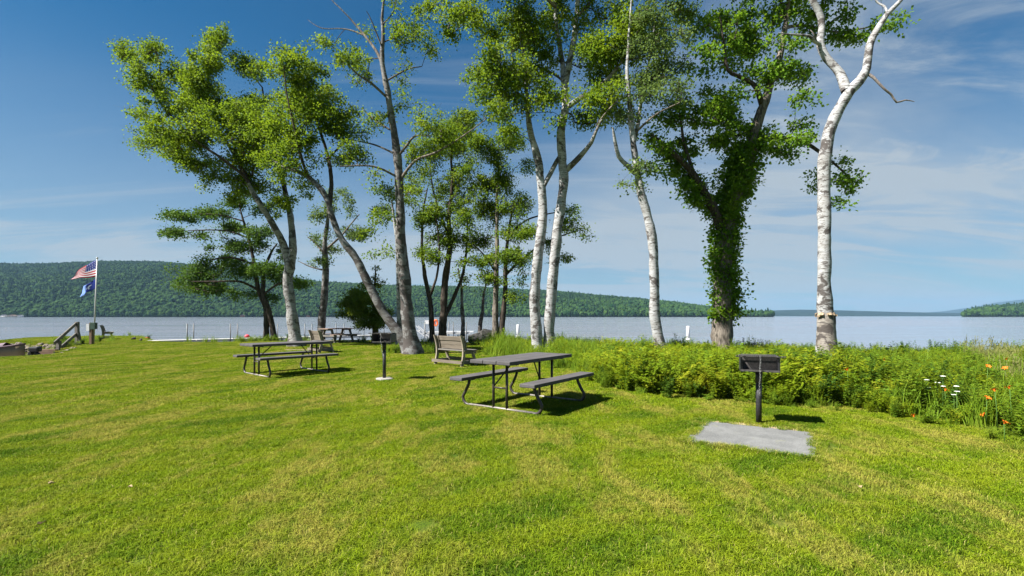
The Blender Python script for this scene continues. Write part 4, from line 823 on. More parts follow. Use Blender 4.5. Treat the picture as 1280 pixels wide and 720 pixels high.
def weathered_foot():
    r = np.random.default_rng(8); pts = np.array([P(1032.5, 391, 12.6), P(1032.8, 420, 12.6), P(1033, 448, 12.6), P(1033, 462, 12.6)]); pts[-1][2] = -.12; c = catmull(np.column_stack([pts, [.205, .232, .258, .30]]), .1)
    v, f = tube_arrays(c[:, :3], c[:, 3] * (1 + r.normal(0, .015, len(c))), 18, r, .05)
    link('weathered_foot', mesh_np('weathered_foot', v - np.array(mb.location), f, M['foot'], True), mb)
weathered_foot()
# F: bushy cedar
def cedar():
    d = 25.0; b = P(470, HOR, d); b[2] = land_z(b[0], b[1]); s = d / F
    bl = []
    for y, w_, x in [(338, 2, 469), (348, 5, 468), (358, 12, 465), (368, 20, 460), (378, 26, 458), (388, 30, 457), (398, 30, 457), (406, 24, 457)]:
        for k in range(max(1, int(w_ / 5))):
            a = rng.uniform(0, 6.28); bl.append((x + math.cos(a) * w_ * .72, y + rng.uniform(-3, 3), w_ * .36 + 1.5, 5 if w_ > 6 else 4, math.sin(a) * w_ * .72 * s))
    tree('cedar_bush', 'dark bushy cedar behind the leaning birch and the grey picnic table', d, (470, 424), [('trunk', 'bark', [(470, 424, 4.2), (469, 400, 3.4), (468, 370, 2.2), (469, 345, 1.0), (469, 332, .4)])], [], bl, 'leaf_cedar', 120, k=13, per=48, size=.075, sig=.15, dep=0, droop=.0)
cedar()

# ------------------------------------------------------------------ things on the lawn
def arc(c, r, a0, a1, n, plane):
    return [plane(c[0] + r * math.cos(a0 + (a1 - a0) * i / n), c[1] + r * math.sin(a0 + (a1 - a0) * i / n)) for i in range(n + 1)]
def picnic_table(label, loc, rz, L=1.83, gap=1.30):
    t = thing('picnic_table', label, 'picnic table', loc, rz, 'brown picnic tables on steel frames')
    bw = .243
    for k in (-1, 0, 1): MB().box((0, k * (bw + .006), .740), (L, bw, .055), None, .010).obj('table_board', M['slab'], t)
    for s in (-1, 1):
        MB().box((0, s * .66, .450), (L, .255, .052), None, .010).obj('seat_board', M['slab'], t)
    for e in (-1, 1):
        x = e * gap / 2; pts = []
        top = .424
        for s in (-1, 1):
            side = [(s * .60, top), (s * .625, .34), (s * .69, .22), (s * .735, .155)] + [(s * (.62 + .12 * math.cos(a)), .14 - .118 * math.sin(a)) for a in np.linspace(.05, 1.57, 8)]
            pts += [(x, p[0], p[1]) for p in (side if s < 0 else side[::-1])]
        f = MB().tube(pts, .024, 10).obj('bent_pipe_frame', M['frame'], t)
        for s in (-1, 1):
            MB().tube([(x, s * .125, .022), (x, s * .125, .712)], .021, 10).obj('leg', M['frame'], t)
            MB().box((x, s * .62, top - .002), (.06, .20, .008)).obj('seat_plate', M['frame'], t)
        MB().box((x, 0, .706), (.045, .66, .018)).obj('top_bearer', M['frame'], t)
        MB().tube([(x, 0.13, .34), (x - e * .36, .02, .706)], .011, 8).obj('brace', M['frame'], t)
        MB().tube([(x, -.13, .34), (x, .13, .34)], .012, 8).obj('crossbar', M['frame'], t)
        MB().tube([(x, -.60, .026), (x, .60, .026)], .0225, 10).obj('ground_runner', M['frame_worn_sunlit'], t)
    return t
T1A = math.atan2(1.09, .78)
picnic_table('brown picnic table on a bent steel frame in front of the twin white birches', (.20, 7.80, 0), T1A)
picnic_table('brown picnic table on a bent steel frame before the broad crowned birch', (-5.58, 11.98, 0), math.atan2(1.08, .92), 1.90, 1.42)

def slab_pad():
    n = 14; m = MB(); r = random.Random(2); pts = []
    hw, hd = PAD_W / 2, PAD_D / 2
    for (a, b) in (((-hw, -hd), (hw, -hd)), ((hw, -hd), (hw, hd)), ((hw, hd), (-hw, hd)), ((-hw, hd), (-hw, -hd))):
        for i in range(n):
            t = i / n; pts.append((a[0] + (b[0] - a[0]) * t + r.uniform(-.012, .012), a[1] + (b[1] - a[1]) * t + r.uniform(-.012, .012)))
    lo = [m.bm.verts.new((x, y, -.08)) for x, y in pts]; hi = [m.bm.verts.new((x, y, .012)) for x, y in pts]; tp = [m.bm.verts.new((x * .985, y * .985, .022)) for x, y in pts]
    k = len(pts)
    for i in range(k):
        j = (i + 1) % k; m.bm.faces.new((lo[i], lo[j], hi[j], hi[i])); m.bm.faces.new((hi[i], hi[j], tp[j], tp[i]))
    m.bm.faces.new(tp)
    o = m.obj('concrete_pad', M['concrete'], None, (PAD_C[0], PAD_C[1], 0), (0, 0, PAD_A))
    tag(o, 'pale square concrete pad let into the lawn in front of the larger pedestal grill', 'concrete pad')
    # scuffed dry soil behind the pad
    dm = MB(); q = []
    for i in range(26):
        a = i / 26 * 6.283; rr = 1 + r.uniform(-.22, .22); q.append(dm.bm.verts.new((math.cos(a) * .62 * rr, math.sin(a) * .13 * rr, .0)))
    dm.bm.faces.new(q)
    so = dm.obj('bare_soil', mat_plain('dry_soil', (.30, .23, .14), .95, .1, 0, .3, 14, .8), None, (PAD_C[0] - math.sin(PAD_A) * (PAD_D / 2 + .09), PAD_C[1] + math.cos(PAD_A) * (PAD_D / 2 + .09), .006), (0, 0, PAD_A)); structure(so); so['label'] = 'strip of dry bare soil along the concrete pad'
    for k, (sx, sy, ra, rb) in enumerate(SOIL):
        dm = MB(); dm.bm.faces.new([dm.bm.verts.new((math.cos(i / 30 * 6.283) * ra * (1 + r.uniform(-.16, .16)), math.sin(i / 30 * 6.283) * rb * (1 + r.uniform(-.16, .16)), 0)) for i in range(30)])
        so = dm.obj('bare_soil', mat_plain('trodden_soil', (.17, .14, .085), .95, .1, 0, .4, 3, .8), None, (sx, sy, .006)); structure(so); so['label'] = 'patch of trodden bare soil under the trees'
slab_pad()

def pedestal_grill(label, loc, rz, post_h, W=.50, footing=False):
    t = thing('pedestal_grill', label, 'grill', loc, rz, 'park grills on posts')
    D_, H = .37, .185; z0 = post_h; th = .006
    MB().tube([(0, 0, -.05), (0, 0, post_h - .05)], .036, 18).obj('post', M['iron'], t)
    MB().tube([(0, 0, post_h - .16), (0, 0, post_h - .001)], .042, 18).obj('swivel_sleeve', M['iron'], t)
    MB().box((0, 0, z0 + th / 2), (W, D_, th)).obj('firebox_floor', M['iron'], t)
    MB().box((0, D_ / 2 - th / 2, z0 + th + H / 2), (W, th, H)).obj('back_panel', M['iron_worn'], t)
    for s in (-1, 1):
        p = MB().box((s * (W / 2 - th / 2), -th / 2, z0 + th + H / 2), (th, D_ - th - .001, H)).obj('side_panel', M['iron'], t)
        MB().box((s * (W / 2 - .016), -D_ / 2 + .02, z0 + .10), (.018, .012, .17)).obj('grate_rack', M['iron'], p)
    MB().box((0, -D_ / 2 + .006, z0 + .016), (W - .014, .012, .020)).obj('front_lip', M['iron_worn'], t)
    g = MB()
    n = 17
    for k in range(n):
        x = -W / 2 + .035 + k * (W - .07) / (n - 1); g.beam((x, -D_ / 2 - .03, z0 + H + .018), (x, D_ / 2 - .02, z0 + H + .018), .011, .009)
    for y in (-D_ / 2 + .015, D_ / 2 - .06): g.tube([(-W / 2 - .012, y, z0 + H + .007), (W / 2 + .012, y, z0 + H + .007)], .007, 8)
    gr = g.obj('cooking_grate', M['iron_worn'], t)
    for s in (-1, 1):
        pts = [(s * (W / 2 - .06), -D_ / 2 - .028, z0 + H + .016), (s * (W / 2), -D_ / 2 - .05, z0 + H + .016)] + [(s * (W / 2 + .005 + .006 * i), -D_ / 2 - .05 + .012 * math.cos(i * 1.3), z0 + H + .016 + .012 * math.sin(i * 1.3)) for i in range(9)]
        MB().tube(pts, .006, 6).obj('coil_handle', M['iron_worn'], gr)
    c = MB(); r = random.Random(7); yy = -D_ / 2 - .034
    zs = np.linspace(z0 + H + .01, z0 - .30, 26)
    for i, z in enumerate(zs):
        u = i / 25; y = yy + max(0, u - .3) * .16; x = .004 * math.sin(i * .6)
        rx, ry = (.008, 0) if i % 2 else (.0, .008)
        ring = [(x + (rx * math.cos(a)), y + (ry * math.cos(a)), z + .014 * math.sin(a)) for a in np.linspace(0, 6.283, 9)]
        c.tube(ring, .0024, 5, False)
    c.obj('chain', M['chain'], t)
    if footing:
        m = MB(); pr = [(0, 0), (.19, 0), (.185, .045), (.16, .06), (0, .062)]; seg = 20; rings = []
        for (rr, z) in pr[1:]: rings.append([m.bm.verts.new((rr * (1 + .06 * math.sin(k * 2.1)) * math.cos(k / seg * 6.283), rr * (1 + .06 * math.cos(k * 1.7)) * math.sin(k / seg * 6.283), z - .01)) for k in range(seg)])
        for a, b in zip(rings, rings[1:]):
            for k in range(seg): m.bm.faces.new((a[k], a[(k + 1) % seg], b[(k + 1) % seg], b[k]))
        m.bm.faces.new(rings[-1]); m.obj('concrete_footing', M['footing'], t)
    return t
g1 = P(950.4, 530.2, 6.34); pedestal_grill('black pedestal grill with hanging chain behind the concrete pad', (g1[0], 6.38, 0), PAD_A + .16, .70, .46)
pedestal_grill('black pedestal grill on a round concrete footing near the leaning birch', (-2.83, 10.72, 0), -.1, .84, .43, True)

def wooden_bench(label, loc, rz, L=1.25, post_mat='oldwood_pale'):
    """back to -y, sits facing +y"""
    t = thing('wooden_bench', label, 'bench', loc, rz, 'weathered wooden benches')
    def curve(z): return -.30 + .10 * math.sin(max(0, min(1, z / .88)) * math.pi) - .10 * (z / .88) * .2
    for s in (-1, 1):
        x = s * (L / 2 - .05)
        zz = np.linspace(-.02, .87, 9); front = [(curve(z) + .045 + (.05 if z < .12 else .0) * 0, z) for z in zz]; back = [(curve(z) - .045, z) for z in zz[::-1]]
        m = MB(); prof = front + back
        a = [m.bm.verts.new((x - .022, p[0], p[1])) for p in prof]; b = [m.bm.verts.new((x + .022, p[0], p[1])) for p in prof]; n = len(prof); h = 9
        for lo, hi in ((a, b),):
            for i in range(n): m.bm.faces.new((lo[i], hi[i], hi[(i + 1) % n], lo[(i + 1) % n]))
            for i in range(8): m.bm.faces.new((lo[i], lo[i + 1], lo[n - 2 - i], lo[n - 1 - i])); m.bm.faces.new((hi[i], hi[n - 1 - i], hi[n - 2 - i], hi[i + 1]))
        m.obj('back_leg', M[post_mat], t)
        MB().beam((x, .12, .41), (x, .26, -.02), .045, .09, (1, 0, 0)).obj('front_leg', M[post_mat], t)
        MB().beam((x * .995, -.24, .395), (x * .995, .24, .395), .04, .08).obj('seat_bearer', M['greywood'], t)
        MB().beam((x * .99, -.30, .13), (x * .99, .24, .13), .035, .09).obj('side_rail', M['greywood'], t)
        MB().beam((x * .93, -.16, .44), (x * .93, -.255, .84), .10, .03, (0, 1, 0)).obj('back_batten', M['oldwood'], t)
    for k, (z, h) in enumerate(((.545, .115), (.665, .115), (.785, .115))):
        MB().beam((-L / 2 + .01, curve(z) + .066, z), (L / 2 - .01, curve(z) + .066, z), .03, h, (0, -.2, 1)).obj('back_slat', M['oldwood'], t)
    for k in range(4): MB().beam((-L / 2, -.17 + k * .125, .452), (L / 2, -.17 + k * .125, .452), .115, .032).obj('seat_slat', M['greywood'], t)
    MB().beam((-L / 2 - .04, -.345, .13), (L / 2 + .02, -.345, .13), .03, .08).obj('stretcher', M['oldwood'], t)
    MB().beam((-L / 2 + .02, .2, .17), (L / 2 - .02, .2, .17), .03, .10).obj('stretcher', M['oldwood'], t)
    return t
wooden_bench('weathered slatted bench facing the lake beside the large grey birch', (-1.62, 13.98, 0), math.atan2(-.82, .9), 1.25)
wooden_bench('weathered wooden bench half hidden behind the far brown picnic table', (-7.42, 18.9, 0), -.86, 1.15)
wooden_bench('small dark wooden bench out on the grassy point beyond the flagpole', (-24.4, 29.2, 0), -.92, 1.1, 'greywood')

def wooden_table(label, loc, rz):
    t = thing('wooden_picnic_table', label, 'picnic table', loc, rz); L = 1.8
    for k in range(5): MB().box((0, (k - 2) * .147, .745), (L, .14, .04)).obj('table_board', M['redwood'], t)
    for s in (-1, 1):
        for k in range(2): MB().box((0, s * (.62 + k * .147), .445), (L, .14, .04)).obj('seat_board', M['redwood'], t)
    for e in (-1, 1):
        x = e * .62
        MB().beam((x, -.34, .70), (x, .34, .70), .04, .09).obj('top_bearer', M['greywood'], t); MB().beam((x + e * .042, -.76, .38), (x + e * .042, .76, .38), .04, .09).obj('seat_bearer', M['greywood'], t)
        for s in (-1, 1): MB().beam((x - e * .042, s * .26, .72), (x - e * .042, s * .58, -.01), .04, .13, (1, 0, 0)).obj('leg', M['greywood'], t)
    return t
wooden_table('grey A-frame wooden picnic table at the edge of the lawn under the cedar', (-9.35, 25.9, 0), 1.02)

# ------------------------------------------------------------------ flagpole corner
FD = 24.0
def flagpole():
    base = P(117, HOR, FD + .25); top = P(121.5, 323.5, FD + .25)
    t = thing('flagpole', 'slim white flagpole leaning slightly beside the notice post', 'flagpole', (base[0], base[1], 0))
    lean = top[0] - base[0]
    MB().tube([(0, 0, -.1), (lean, 0, top[2])], [.036, .022], 12).obj('pole', M['pole'], t)
    bm = MB(); g = bmesh.ops.create_uvsphere(bm.bm, u_segments=12, v_segments=8, radius=.05); bmesh.ops.translate(bm.bm, vec=(lean, 0, top[2] + .04), verts=g['verts']); bm.obj('finial', M['pole'], t)
    MB().tube([(lean * .98 + .03, -.03, top[2] * .98), (lean * .3 + .035, -.03, top[2] * .3)], .004, 5).obj('halyard', M['pole'], t)
    return t
flagpole()
def flag_sheet(name, hoist_top, hoist_bot, tip_top, tip_bot, bulge, nu, nv, mat, ripple, seed):
    r = np.random.default_rng(seed); V = []; UVs = []
    ht, hb, tt, tb = [P(x, y, FD + .25) for x, y in (hoist_top, hoist_bot, tip_top, tip_bot)]
    for i in range(nu + 1):
        u = i / nu
        for j in range(nv + 1):
            v = j / nv; p = (ht * (1 - u) + tt * u) * (1 - v) + (hb * (1 - u) + tb * u) * v
            p = p + np.array((0, ripple * math.sin(u * 7.5 + v * 1.7) * (.25 + u), bulge * math.sin(u * math.pi) * (1 - v) + .02 * math.sin(u * 9 + 2 * v))); V.append(p); UVs.append((u, 1 - v))
    Fc = [(i * (nv + 1) + j, (i + 1) * (nv + 1) + j, (i + 1) * (nv + 1) + j + 1, i * (nv + 1) + j + 1) for i in range(nu) for j in range(nv)]
    c = hb.copy(); me = mesh_np(name, np.array(V) - c, Fc, mat, True); uv = me.uv_layers.new(name='UVMap')
    for lp in me.loops: uv.data[lp.index].uv = UVs[lp.vertex_index]
    o = link(name, me, None, [float(q) for q in c]); so = o.modifiers.new('cloth', 'SOLIDIFY'); so.thickness = .006; return o
def mat_us_flag():
    t = NT('striped_flag_cloth'); uv = t.n('ShaderNodeUVMap'); sp = t.n('ShaderNodeSeparateXYZ'); t.l(uv.outputs[0], sp.inputs[0]); u, v = sp.outputs[0], sp.outputs[1]
    st = t.math('GREATER_THAN', t.math('MODULO', t.math('MULTIPLY', t.math('SUBTRACT', 1.0, v), 6.5), 1.0), .5)
    c = t.mix(st, (.55, .02, .05), (.80, .79, .80))
    can = t.math('MULTIPLY', t.math('LESS_THAN', u, .42), t.math('GREATER_THAN', v, 6 / 13))
    su = t.math('SUBTRACT', t.math('FRACT', t.math('MULTIPLY', u, 6 / .42)), .5); sv = t.math('SUBTRACT', t.math('FRACT', t.math('MULTIPLY', t.math('SUBTRACT', v, 6 / 13), 5 / (7 / 13))), .5)
    star = t.math('LESS_THAN', t.math('ADD', t.math('MULTIPLY', su, su), t.math('MULTIPLY', sv, sv)), .045)
    c = t.mix(can, c, t.mix(star, (.012, .03, .22), (.70, .70, .75)))
    b = t.bsdf(c, .8, .1); tr = t.n('ShaderNodeBsdfTranslucent'); t.l(c, tr.inputs[0]); m = t.n('ShaderNodeMixShader'); m.inputs[0].default_value = .3; t.l(b, m.inputs[1]); t.l(tr.outputs[0], m.inputs[2]); return t.done(m.outputs[0])
def mat_state_flag():
    t = NT('blue_flag_cloth'); uv = t.n('ShaderNodeUVMap'); sp = t.n('ShaderNodeSeparateXYZ'); t.l(uv.outputs[0], sp.inputs[0]); u, v = sp.outputs[0], sp.outputs[1]
    c = t.mix(t.rmp(u, .5, .62), (.014, .028, .17), (.20, .32, .72))
    du = t.math('SUBTRACT', u, .38); dv = t.math('SUBTRACT', v, .5); rr = t.math('ADD', t.math('MULTIPLY', du, du), t.math('MULTIPLY', dv, t.math('MULTIPLY', dv, .5)))
    em = t.math('MULTIPLY', t.math('LESS_THAN', rr, .022), t.rmp(t.noise(t.scaled(uv.outputs[0], (9, 7, 1)), 1, 2), .48, .56)); c = t.mix(em, c, (.55, .60, .72))
    return t.done(t.bsdf(c, .8, .1))
tag(flag_sheet('flag', (120.6, 325), (120, 346), (91, 346), (88, 348.5), .10, 24, 14, mat_us_flag(), .07, 1), 'red and white striped flag with a blue starred canton flying from the pole', 'flag')
tag(flag_sheet('flag', (119.4, 349), (118.6, 361), (101, 363), (99, 371), .05, 18, 10, mat_state_flag(), .09, 2), 'smaller blue flag drooping below the striped flag', 'flag')
def notice_post():
    b = P(114.3, HOR, FD); t = thing('notice_post', 'brown post carrying a white notice and a dark green box by the flagpole', 'post', (b[0], FD, 0))
    MB().box((0, 0, .53), (.13, .13, 1.10), None, .008).obj('post', M['brownwood'], t)
    MB().box((-.11, -.08, .86), (.15, .02, .34)).obj('notice_board', M['white'], t)
    bx = MB().box((.13, -.085, .93), (.24, .03, .34), None, .006).obj('box_door', M['greenbox'], t); MB().box((.13, .005, .93), (.22, .14, .32)).obj('box_body', M['greenbox'], t)
notice_post()

def stair_rail():
    a = P(96.5, HOR, 25.0); c = P(73.5, HOR, 22.7); t = thing('wooden_handrail', 'weathered wooden handrail descending the bank to the boats', 'handrail', (a[0], a[1], 0))
    o = np.array((a[0], a[1], 0)); A = np.array((0, 0, 0)); B = np.array((c[0] - a[0], c[1] - a[1], 0)); zb = float(land_z(c[0], c[1]))
    MB().beam(A + (0, 0, -.2), A + (0, 0, 1.12), .14, .14, (0, 1, 0)).obj('post', M['greywood'], t); MB().beam(A + (.22, .0, -.2), A + (.02, 0, .8), .05, .13, (0, 1, 0)).obj('strut', M['greywood'], t)
    MB().beam(B + (0, 0, zb - .2), B + (0, 0, .27), .14, .14, (0, 1, 0)).obj('post', M['greywood'], t)
    dn = (B - A) / np.linalg.norm(B - A)
    for z1, z2, nm in ((1.02, .16, 'handrail'), (.48, -.30, 'lower_rail')):
        MB().beam(A + (0, -.09, z1) - dn * .05, B + (0, -.09, z2) + dn * .35, .045, .16, (0, 0, 1)).obj(nm, M['greywood'], t)
    p, q = P(49, 439.5, 22.4), P(71, 439.5, 22.4)
    tm = MB().beam(p - p, q - p, .16, .22, (0, 0, 1), .01).obj('retaining_timber', M['brownwood'], None, [float(v) for v in p]); tag(tm, 'brown timber edging the gravel landing below the handrail', 'timber')
    for k, (x, y, d, l) in enumerate(((86, 434, 23.6, .9), (91, 431, 24.2, .8))):
        p = P(x, y, d); z = float(land_z(p[0], p[1])); lo = MB().beam((-l / 2, -.25, 0), (l / 2, .25, .02), .10, .09, (0, 0, 1)).obj('driftwood_plank', M['greywood'], None, (p[0], p[1], z + .04)); tag(lo, ['lower grey plank lying in the weeds beside the handrail', 'upper grey plank lying in the weeds beside the handrail'][k], 'plank', 'planks beside the handrail')
stair_rail()

def rock_mesh(seed, mat):
    r = np.random.default_rng(seed); bm = bmesh.new(); bmesh.ops.create_icosphere(bm, subdivisions=2, radius=1.0); ax = r.normal(0, 1, (7, 3)); ax /= np.linalg.norm(ax, axis=1, keepdims=True); of = r.uniform(.55, .85, 7)
    for v in bm.verts:
        p = np.array(v.co); 
        for a, o_ in zip(ax, of):
            e = p.dot(a) - o_
            if e > 0: p = p - a * e * .85
        v.co = Vector(p * (1 + r.normal(0, .025)))
    me = bpy.data.meshes.new('rock'); bm.to_mesh(me); bm.free(); me.materials.append(mat); return me
RK = [rock_mesh(k, M['rock']) for k in range(5)]; RD = [rock_mesh(20 + k, M['rock_dark']) for k in range(3)]
def riprap():
    n = 420; t = rng.uniform(0, 1, n); e0 = np.array((-22.3, 24.2)); e1 = np.array((-27.5, 27.0)); p = e0 + (e1 - e0) * t[:, None]; off = rng.uniform(.25, 2.4, n); nrm = np.array((-.47, -.88)); p = p + nrm * off[:, None]
    p3 = np.column_stack([p, land_z(p[:, 0], p[:, 1]) + .06]); rot = rng.uniform(0, 6.28, (n, 3))
    scatter('riprap_stones', 'heap of pale stones covering the bank below the handrail', p3, rng.integers(0, 5, n), rot, rng.uniform(.06, .15, n), RK)
    n = 420; x = rng.uniform(-21.5, -16.3, n); y = rng.uniform(17.2, 23.5, n); s = shore_dist(x, y); k = (s < .1) & (s > -2.2); x, y = x[k], y[k]; n = len(x)
    scatter('landing_pebbles', 'loose pale pebbles on the boat landing', np.column_stack([x, y, land_z(x, y) + .02]), rng.integers(0, 5, n), rng.uniform(0, 6.28, (n, 3)), rng.uniform(.04, .12, n), RK)
    for k, (x, y, d, s, lab) in enumerate([(600, 427, 24.2, .55, 'dark low boulder at the shore beside the crooked slim stem'), (609, 425, 24.4, .66, 'larger dark boulder at the shore between the slim stem and the two stemmed tree'), (594, 428, 23.8, .32, 'small dark boulder at the shore behind the wooden bench'), (167, 424, 28.6, .13, 'dark stone at the landward end of the long dock'), (176, 426, 27.6, .10, 'small dark stone touching the end of the long dock')]):
        p = P(x, HOR, d); o = link('boulder', RD[k % 3], None, (p[0], d, float(land_z(p[0], d)) + s * .4), (0.2 * k, .3 * k, k * 1.1)); o.scale = (s * 1.25, s, s * .75); tag(o, lab, 'boulder', 'dark boulders on the shore')
riprap()

def rowboat():
    c = P(18, HOR, 19.0); gz = float(land_z(-20.0, 18.6))
    t = thing('rowboat', 'tan rowboat with a mauve cover drawn up on the landing', 'boat', (-21.25, 18.9, -.62), R(186))
    n = 13; L = 4.0; secs = []
    for i in range(n):
        u = i / (n - 1); x = -L / 2 + L * u; w = .62 * (1 - (1 - u) ** 3 * 1.0) * (1 - .12 * u) if u > 0 else .02; w = max(w, .02); zk = .38 * (1 - u) ** 3; zt = .60 + .34 * (1 - u) ** 2.2
        secs.append([(x, -w, zt), (x, -w * .93, (zt + zk) * .5), (x, -w * .55, zk + .05), (x, 0, zk), (x, w * .55, zk + .05), (x, w * .93, (zt + zk) * .5), (x, w, zt)])
    m = MB(); R_ = [[m.bm.verts.new(p) for p in s] for s in secs]
    for a, b in zip(R_, R_[1:]):
        for k in range(6): f = m.bm.faces.new((a[k], a[k + 1], b[k + 1], b[k])); f.smooth = True
    m.bm.faces.new(R_[-1])
    h = m.obj('hull', M['hull'], t); s = h.modifiers.new('thick', 'SOLIDIFY'); s.thickness = .025
    for sd in (0, 6): MB().tube([q[sd] for q in secs], .028, 8).obj('gunwale', M['mauve'], t)
    for x in (-.6, .7): MB().box((x, 0, .46), (.24, 1.08, .03)).obj('thwart', M['oldwood'], t)
    m = MB()
    rows = []
    for i in range(8):
        u = .15 + .62 * i / 7; x = -L / 2 + L * u; w = .62 * (1 - (1 - u) ** 3) * (1 - .12 * u); rows.append([m.bm.verts.new((x, w * 1.05 * q, .62 + .34 * (1 - u) ** 2.2 + .13 * (1 - q * q) + .03 * math.sin(i * 2 + q * 4))) for q in np.linspace(-1, 1, 7)])
    for a, b in zip(rows, rows[1:]):
        for k in range(6): m.bm.faces.new((a[k], a[k + 1], b[k + 1], b[k]))
    m.obj('cover', M['mauve'], t)
    e = thing('outboard_motor', 'black outboard motor tilted up at the stern of the tan rowboat', 'motor', (-18.95, 19.2, -.20), R(6))
    MB().box((.02, 0, .30), (.36, .24, .20), None, .05).obj('cowl', M['blackplastic'], e); MB().beam((.0, 0, .2), (.40, 0, -.16), .12, .12, (0, 1, 0), .02).obj('shaft_housing', M['blackplastic'], e); MB().tube([(-.2, 0, .32), (-.85, 0.05, .22)], .025, 8).obj('tiller', M['blackplastic'], e)
    MB().box((-.10, 0, .06), (.10, .24, .28)).obj('clamp_bracket', M['blackplastic'], e)
    MB().tube([(.40, 0, -.17), (.56, 0, -.24)], [.06, .03], 8).obj('propeller_hub', M['blackplastic'], e)
rowboat()

# ------------------------------------------------------------------ docks and buoys
def long_dock():
    A = np.array((-21.7, 28.0, -.04)); B = np.array((-11.0, 45.0, -.32)); ax = (B - A) / np.linalg.norm((B - A)[:2]); side = np.array((ax[1], -ax[0], 0)); W = 1.2
    t = thing('dock', 'long narrow pale dock running out behind the birches', 'dock', A); ln = np.linalg.norm((B - A)[:2]); n = 7
    for k in range(n):
        a = ax * (ln * k / n + .02); b = ax * (ln * (k + 1) / n - .02)
        s = MB().beam(a, b, W, .05).obj('deck_section', M['dockwood'], t)
        for sd in (-1, 1): MB().beam(a + side * sd * (W / 2 - .03) + (0, 0, -.085), b + side * sd * (W / 2 - .03) + (0, 0, -.085), .05, .11).obj('stringer', M['dockwood'], s)
    for x in (234, 242, 288, 297, 347, 381, 390, 420, 430, 455, 466, 480):
        k = (x - 640) / F
        sd = -1 if x in (242, 297, 347, 390, 430, 466) else 1
        A2 = A + side * sd * (W / 2 + .05); u = (k * A2[1] - A2[0]) / (ax[0] - k * ax[1])
        if not 0 <= u <= ln + 1.5: continue
        q = A2 - A + ax * u
        top = EYE - (404.5 - HOR) * (A[1] + q[1]) / F - A[2]
        MB().tube([(q[0], q[1], WATER_Z - .5 - A[2]), (q[0], q[1], top)], .034, 8).obj('mooring_pole', M['steel'], t)
long_dock()
def swim_dock():
    d = 50.0; c = P(560, HOR, d); t = thing('swim_dock', 'white swimming dock with ramp and lifeguard stand beyond the bench', 'dock', (c[0], d, -.2))
    s = d / F
    for k in range(3): MB().box(((545 + k * 19 - 560) * s + .0, 0, 0), (19 * s - .03, 1.6, .10)).obj('deck_section', M['white'], t)
    MB().box((0, -.82, -.14), (57 * s, .05, .16)).obj('skirt', M['dockwood'], t)
    for x in (533, 560, 568, 584): MB().tube([((x - 560) * s, .7 if x == 560 else -.87, -1.5), ((x - 560) * s, .7 if x == 560 else -.87, 1.02)], .05, 8).obj('pile', M['steel'], t)
    for y in (-.5, .5):
        MB().beam((-3.2, y, .60), (-1.5 - .3, y, -.55), .06, .09).obj('ramp_rail', M['white'], t); MB().beam((-3.2, y, .2), (-1.8, y, -.85), .06, .09).obj('ramp_stringer', M['white'], t)
    for k in range(4): MB().box((-3.0 + k * .33, 0, .04 - k * .25), (.2, .98, .04)).obj('ramp_tread', M['white'], t)
    st = MB().box((-2.1, .1, .82), (.75, .6, .07)).obj('guard_seat', M['white'], t); MB().box((-2.1, .42, 1.02), (.75, .05, .32)).obj('guard_back', M['white'], t)
    for x in (-2.42, -1.78):
        for y in (-.15, .38): MB().box((x, y, .41), (.06, .06, .78)).obj('guard_leg', M['white'], t)
    p = MB().tube([(-1.25, .1, -.3), (-1.25, .1, 1.15)], .04, 8).obj('ring_post', M['white'], t)
    b = MB(); b.tube([(-1.25 + .17 * math.cos(a), 0, .92 + .30 * math.sin(a)) for a in np.linspace(0, 6.283, 25)], .075, 10, False)
    tag(b.obj('lifebuoy', M['orange'], None, (c[0], d, -.2)), 'orange lifebuoy hung on the white swimming dock', 'lifebuoy')
swim_dock()
for k, (x, y0, d, lab) in enumerate([(647.5, 405.5, 60, 'white pillar buoy standing in the lake beside the twin white birches'), (860, 407.5, 52, 'white pillar buoy standing in the lake between the slender birch and the vine clad tree')]):
    p = P(x, y0, d); t = thing('pillar_buoy', lab, 'buoy', (p[0], d, WATER_Z), 0, 'white pillar buoys'); h = p[2] - WATER_Z
    MB().tube([(0, 0, -.4), (0, 0, h - .05), (0, 0, h)], [.19, .19, .12], 14).obj('pillar', M['white'], t); MB().tube([(0, 0, -.1), (0, 0, .1)], [.34, .30], 14).obj('float', M['white'], t)
for k, (x, d, lab) in enumerate([(184, 44, 'red and white ball buoy by the landward end of the long dock'), (309, 50, 'red and white ball buoy behind the middle of the long dock')]):
    p = P(x, HOR, d); t = thing('ball_buoy', lab, 'buoy', (p[0], d, WATER_Z), 0, 'red and white ball buoys')
    m = MB(); g = bmesh.ops.create_uvsphere(m.bm, u_segments=16, v_segments=10, radius=.22); bmesh.ops.scale(m.bm, vec=(1.1, 1.1, .85), verts=g['verts']); bmesh.ops.translate(m.bm, vec=(0, 0, .42), verts=g['verts']); m.obj('ball', M['red'], t)
    MB().tube([(0, 0, -.1), (0, 0, .26)], [.30, .22], 14).obj('float_collar', M['white'], t)

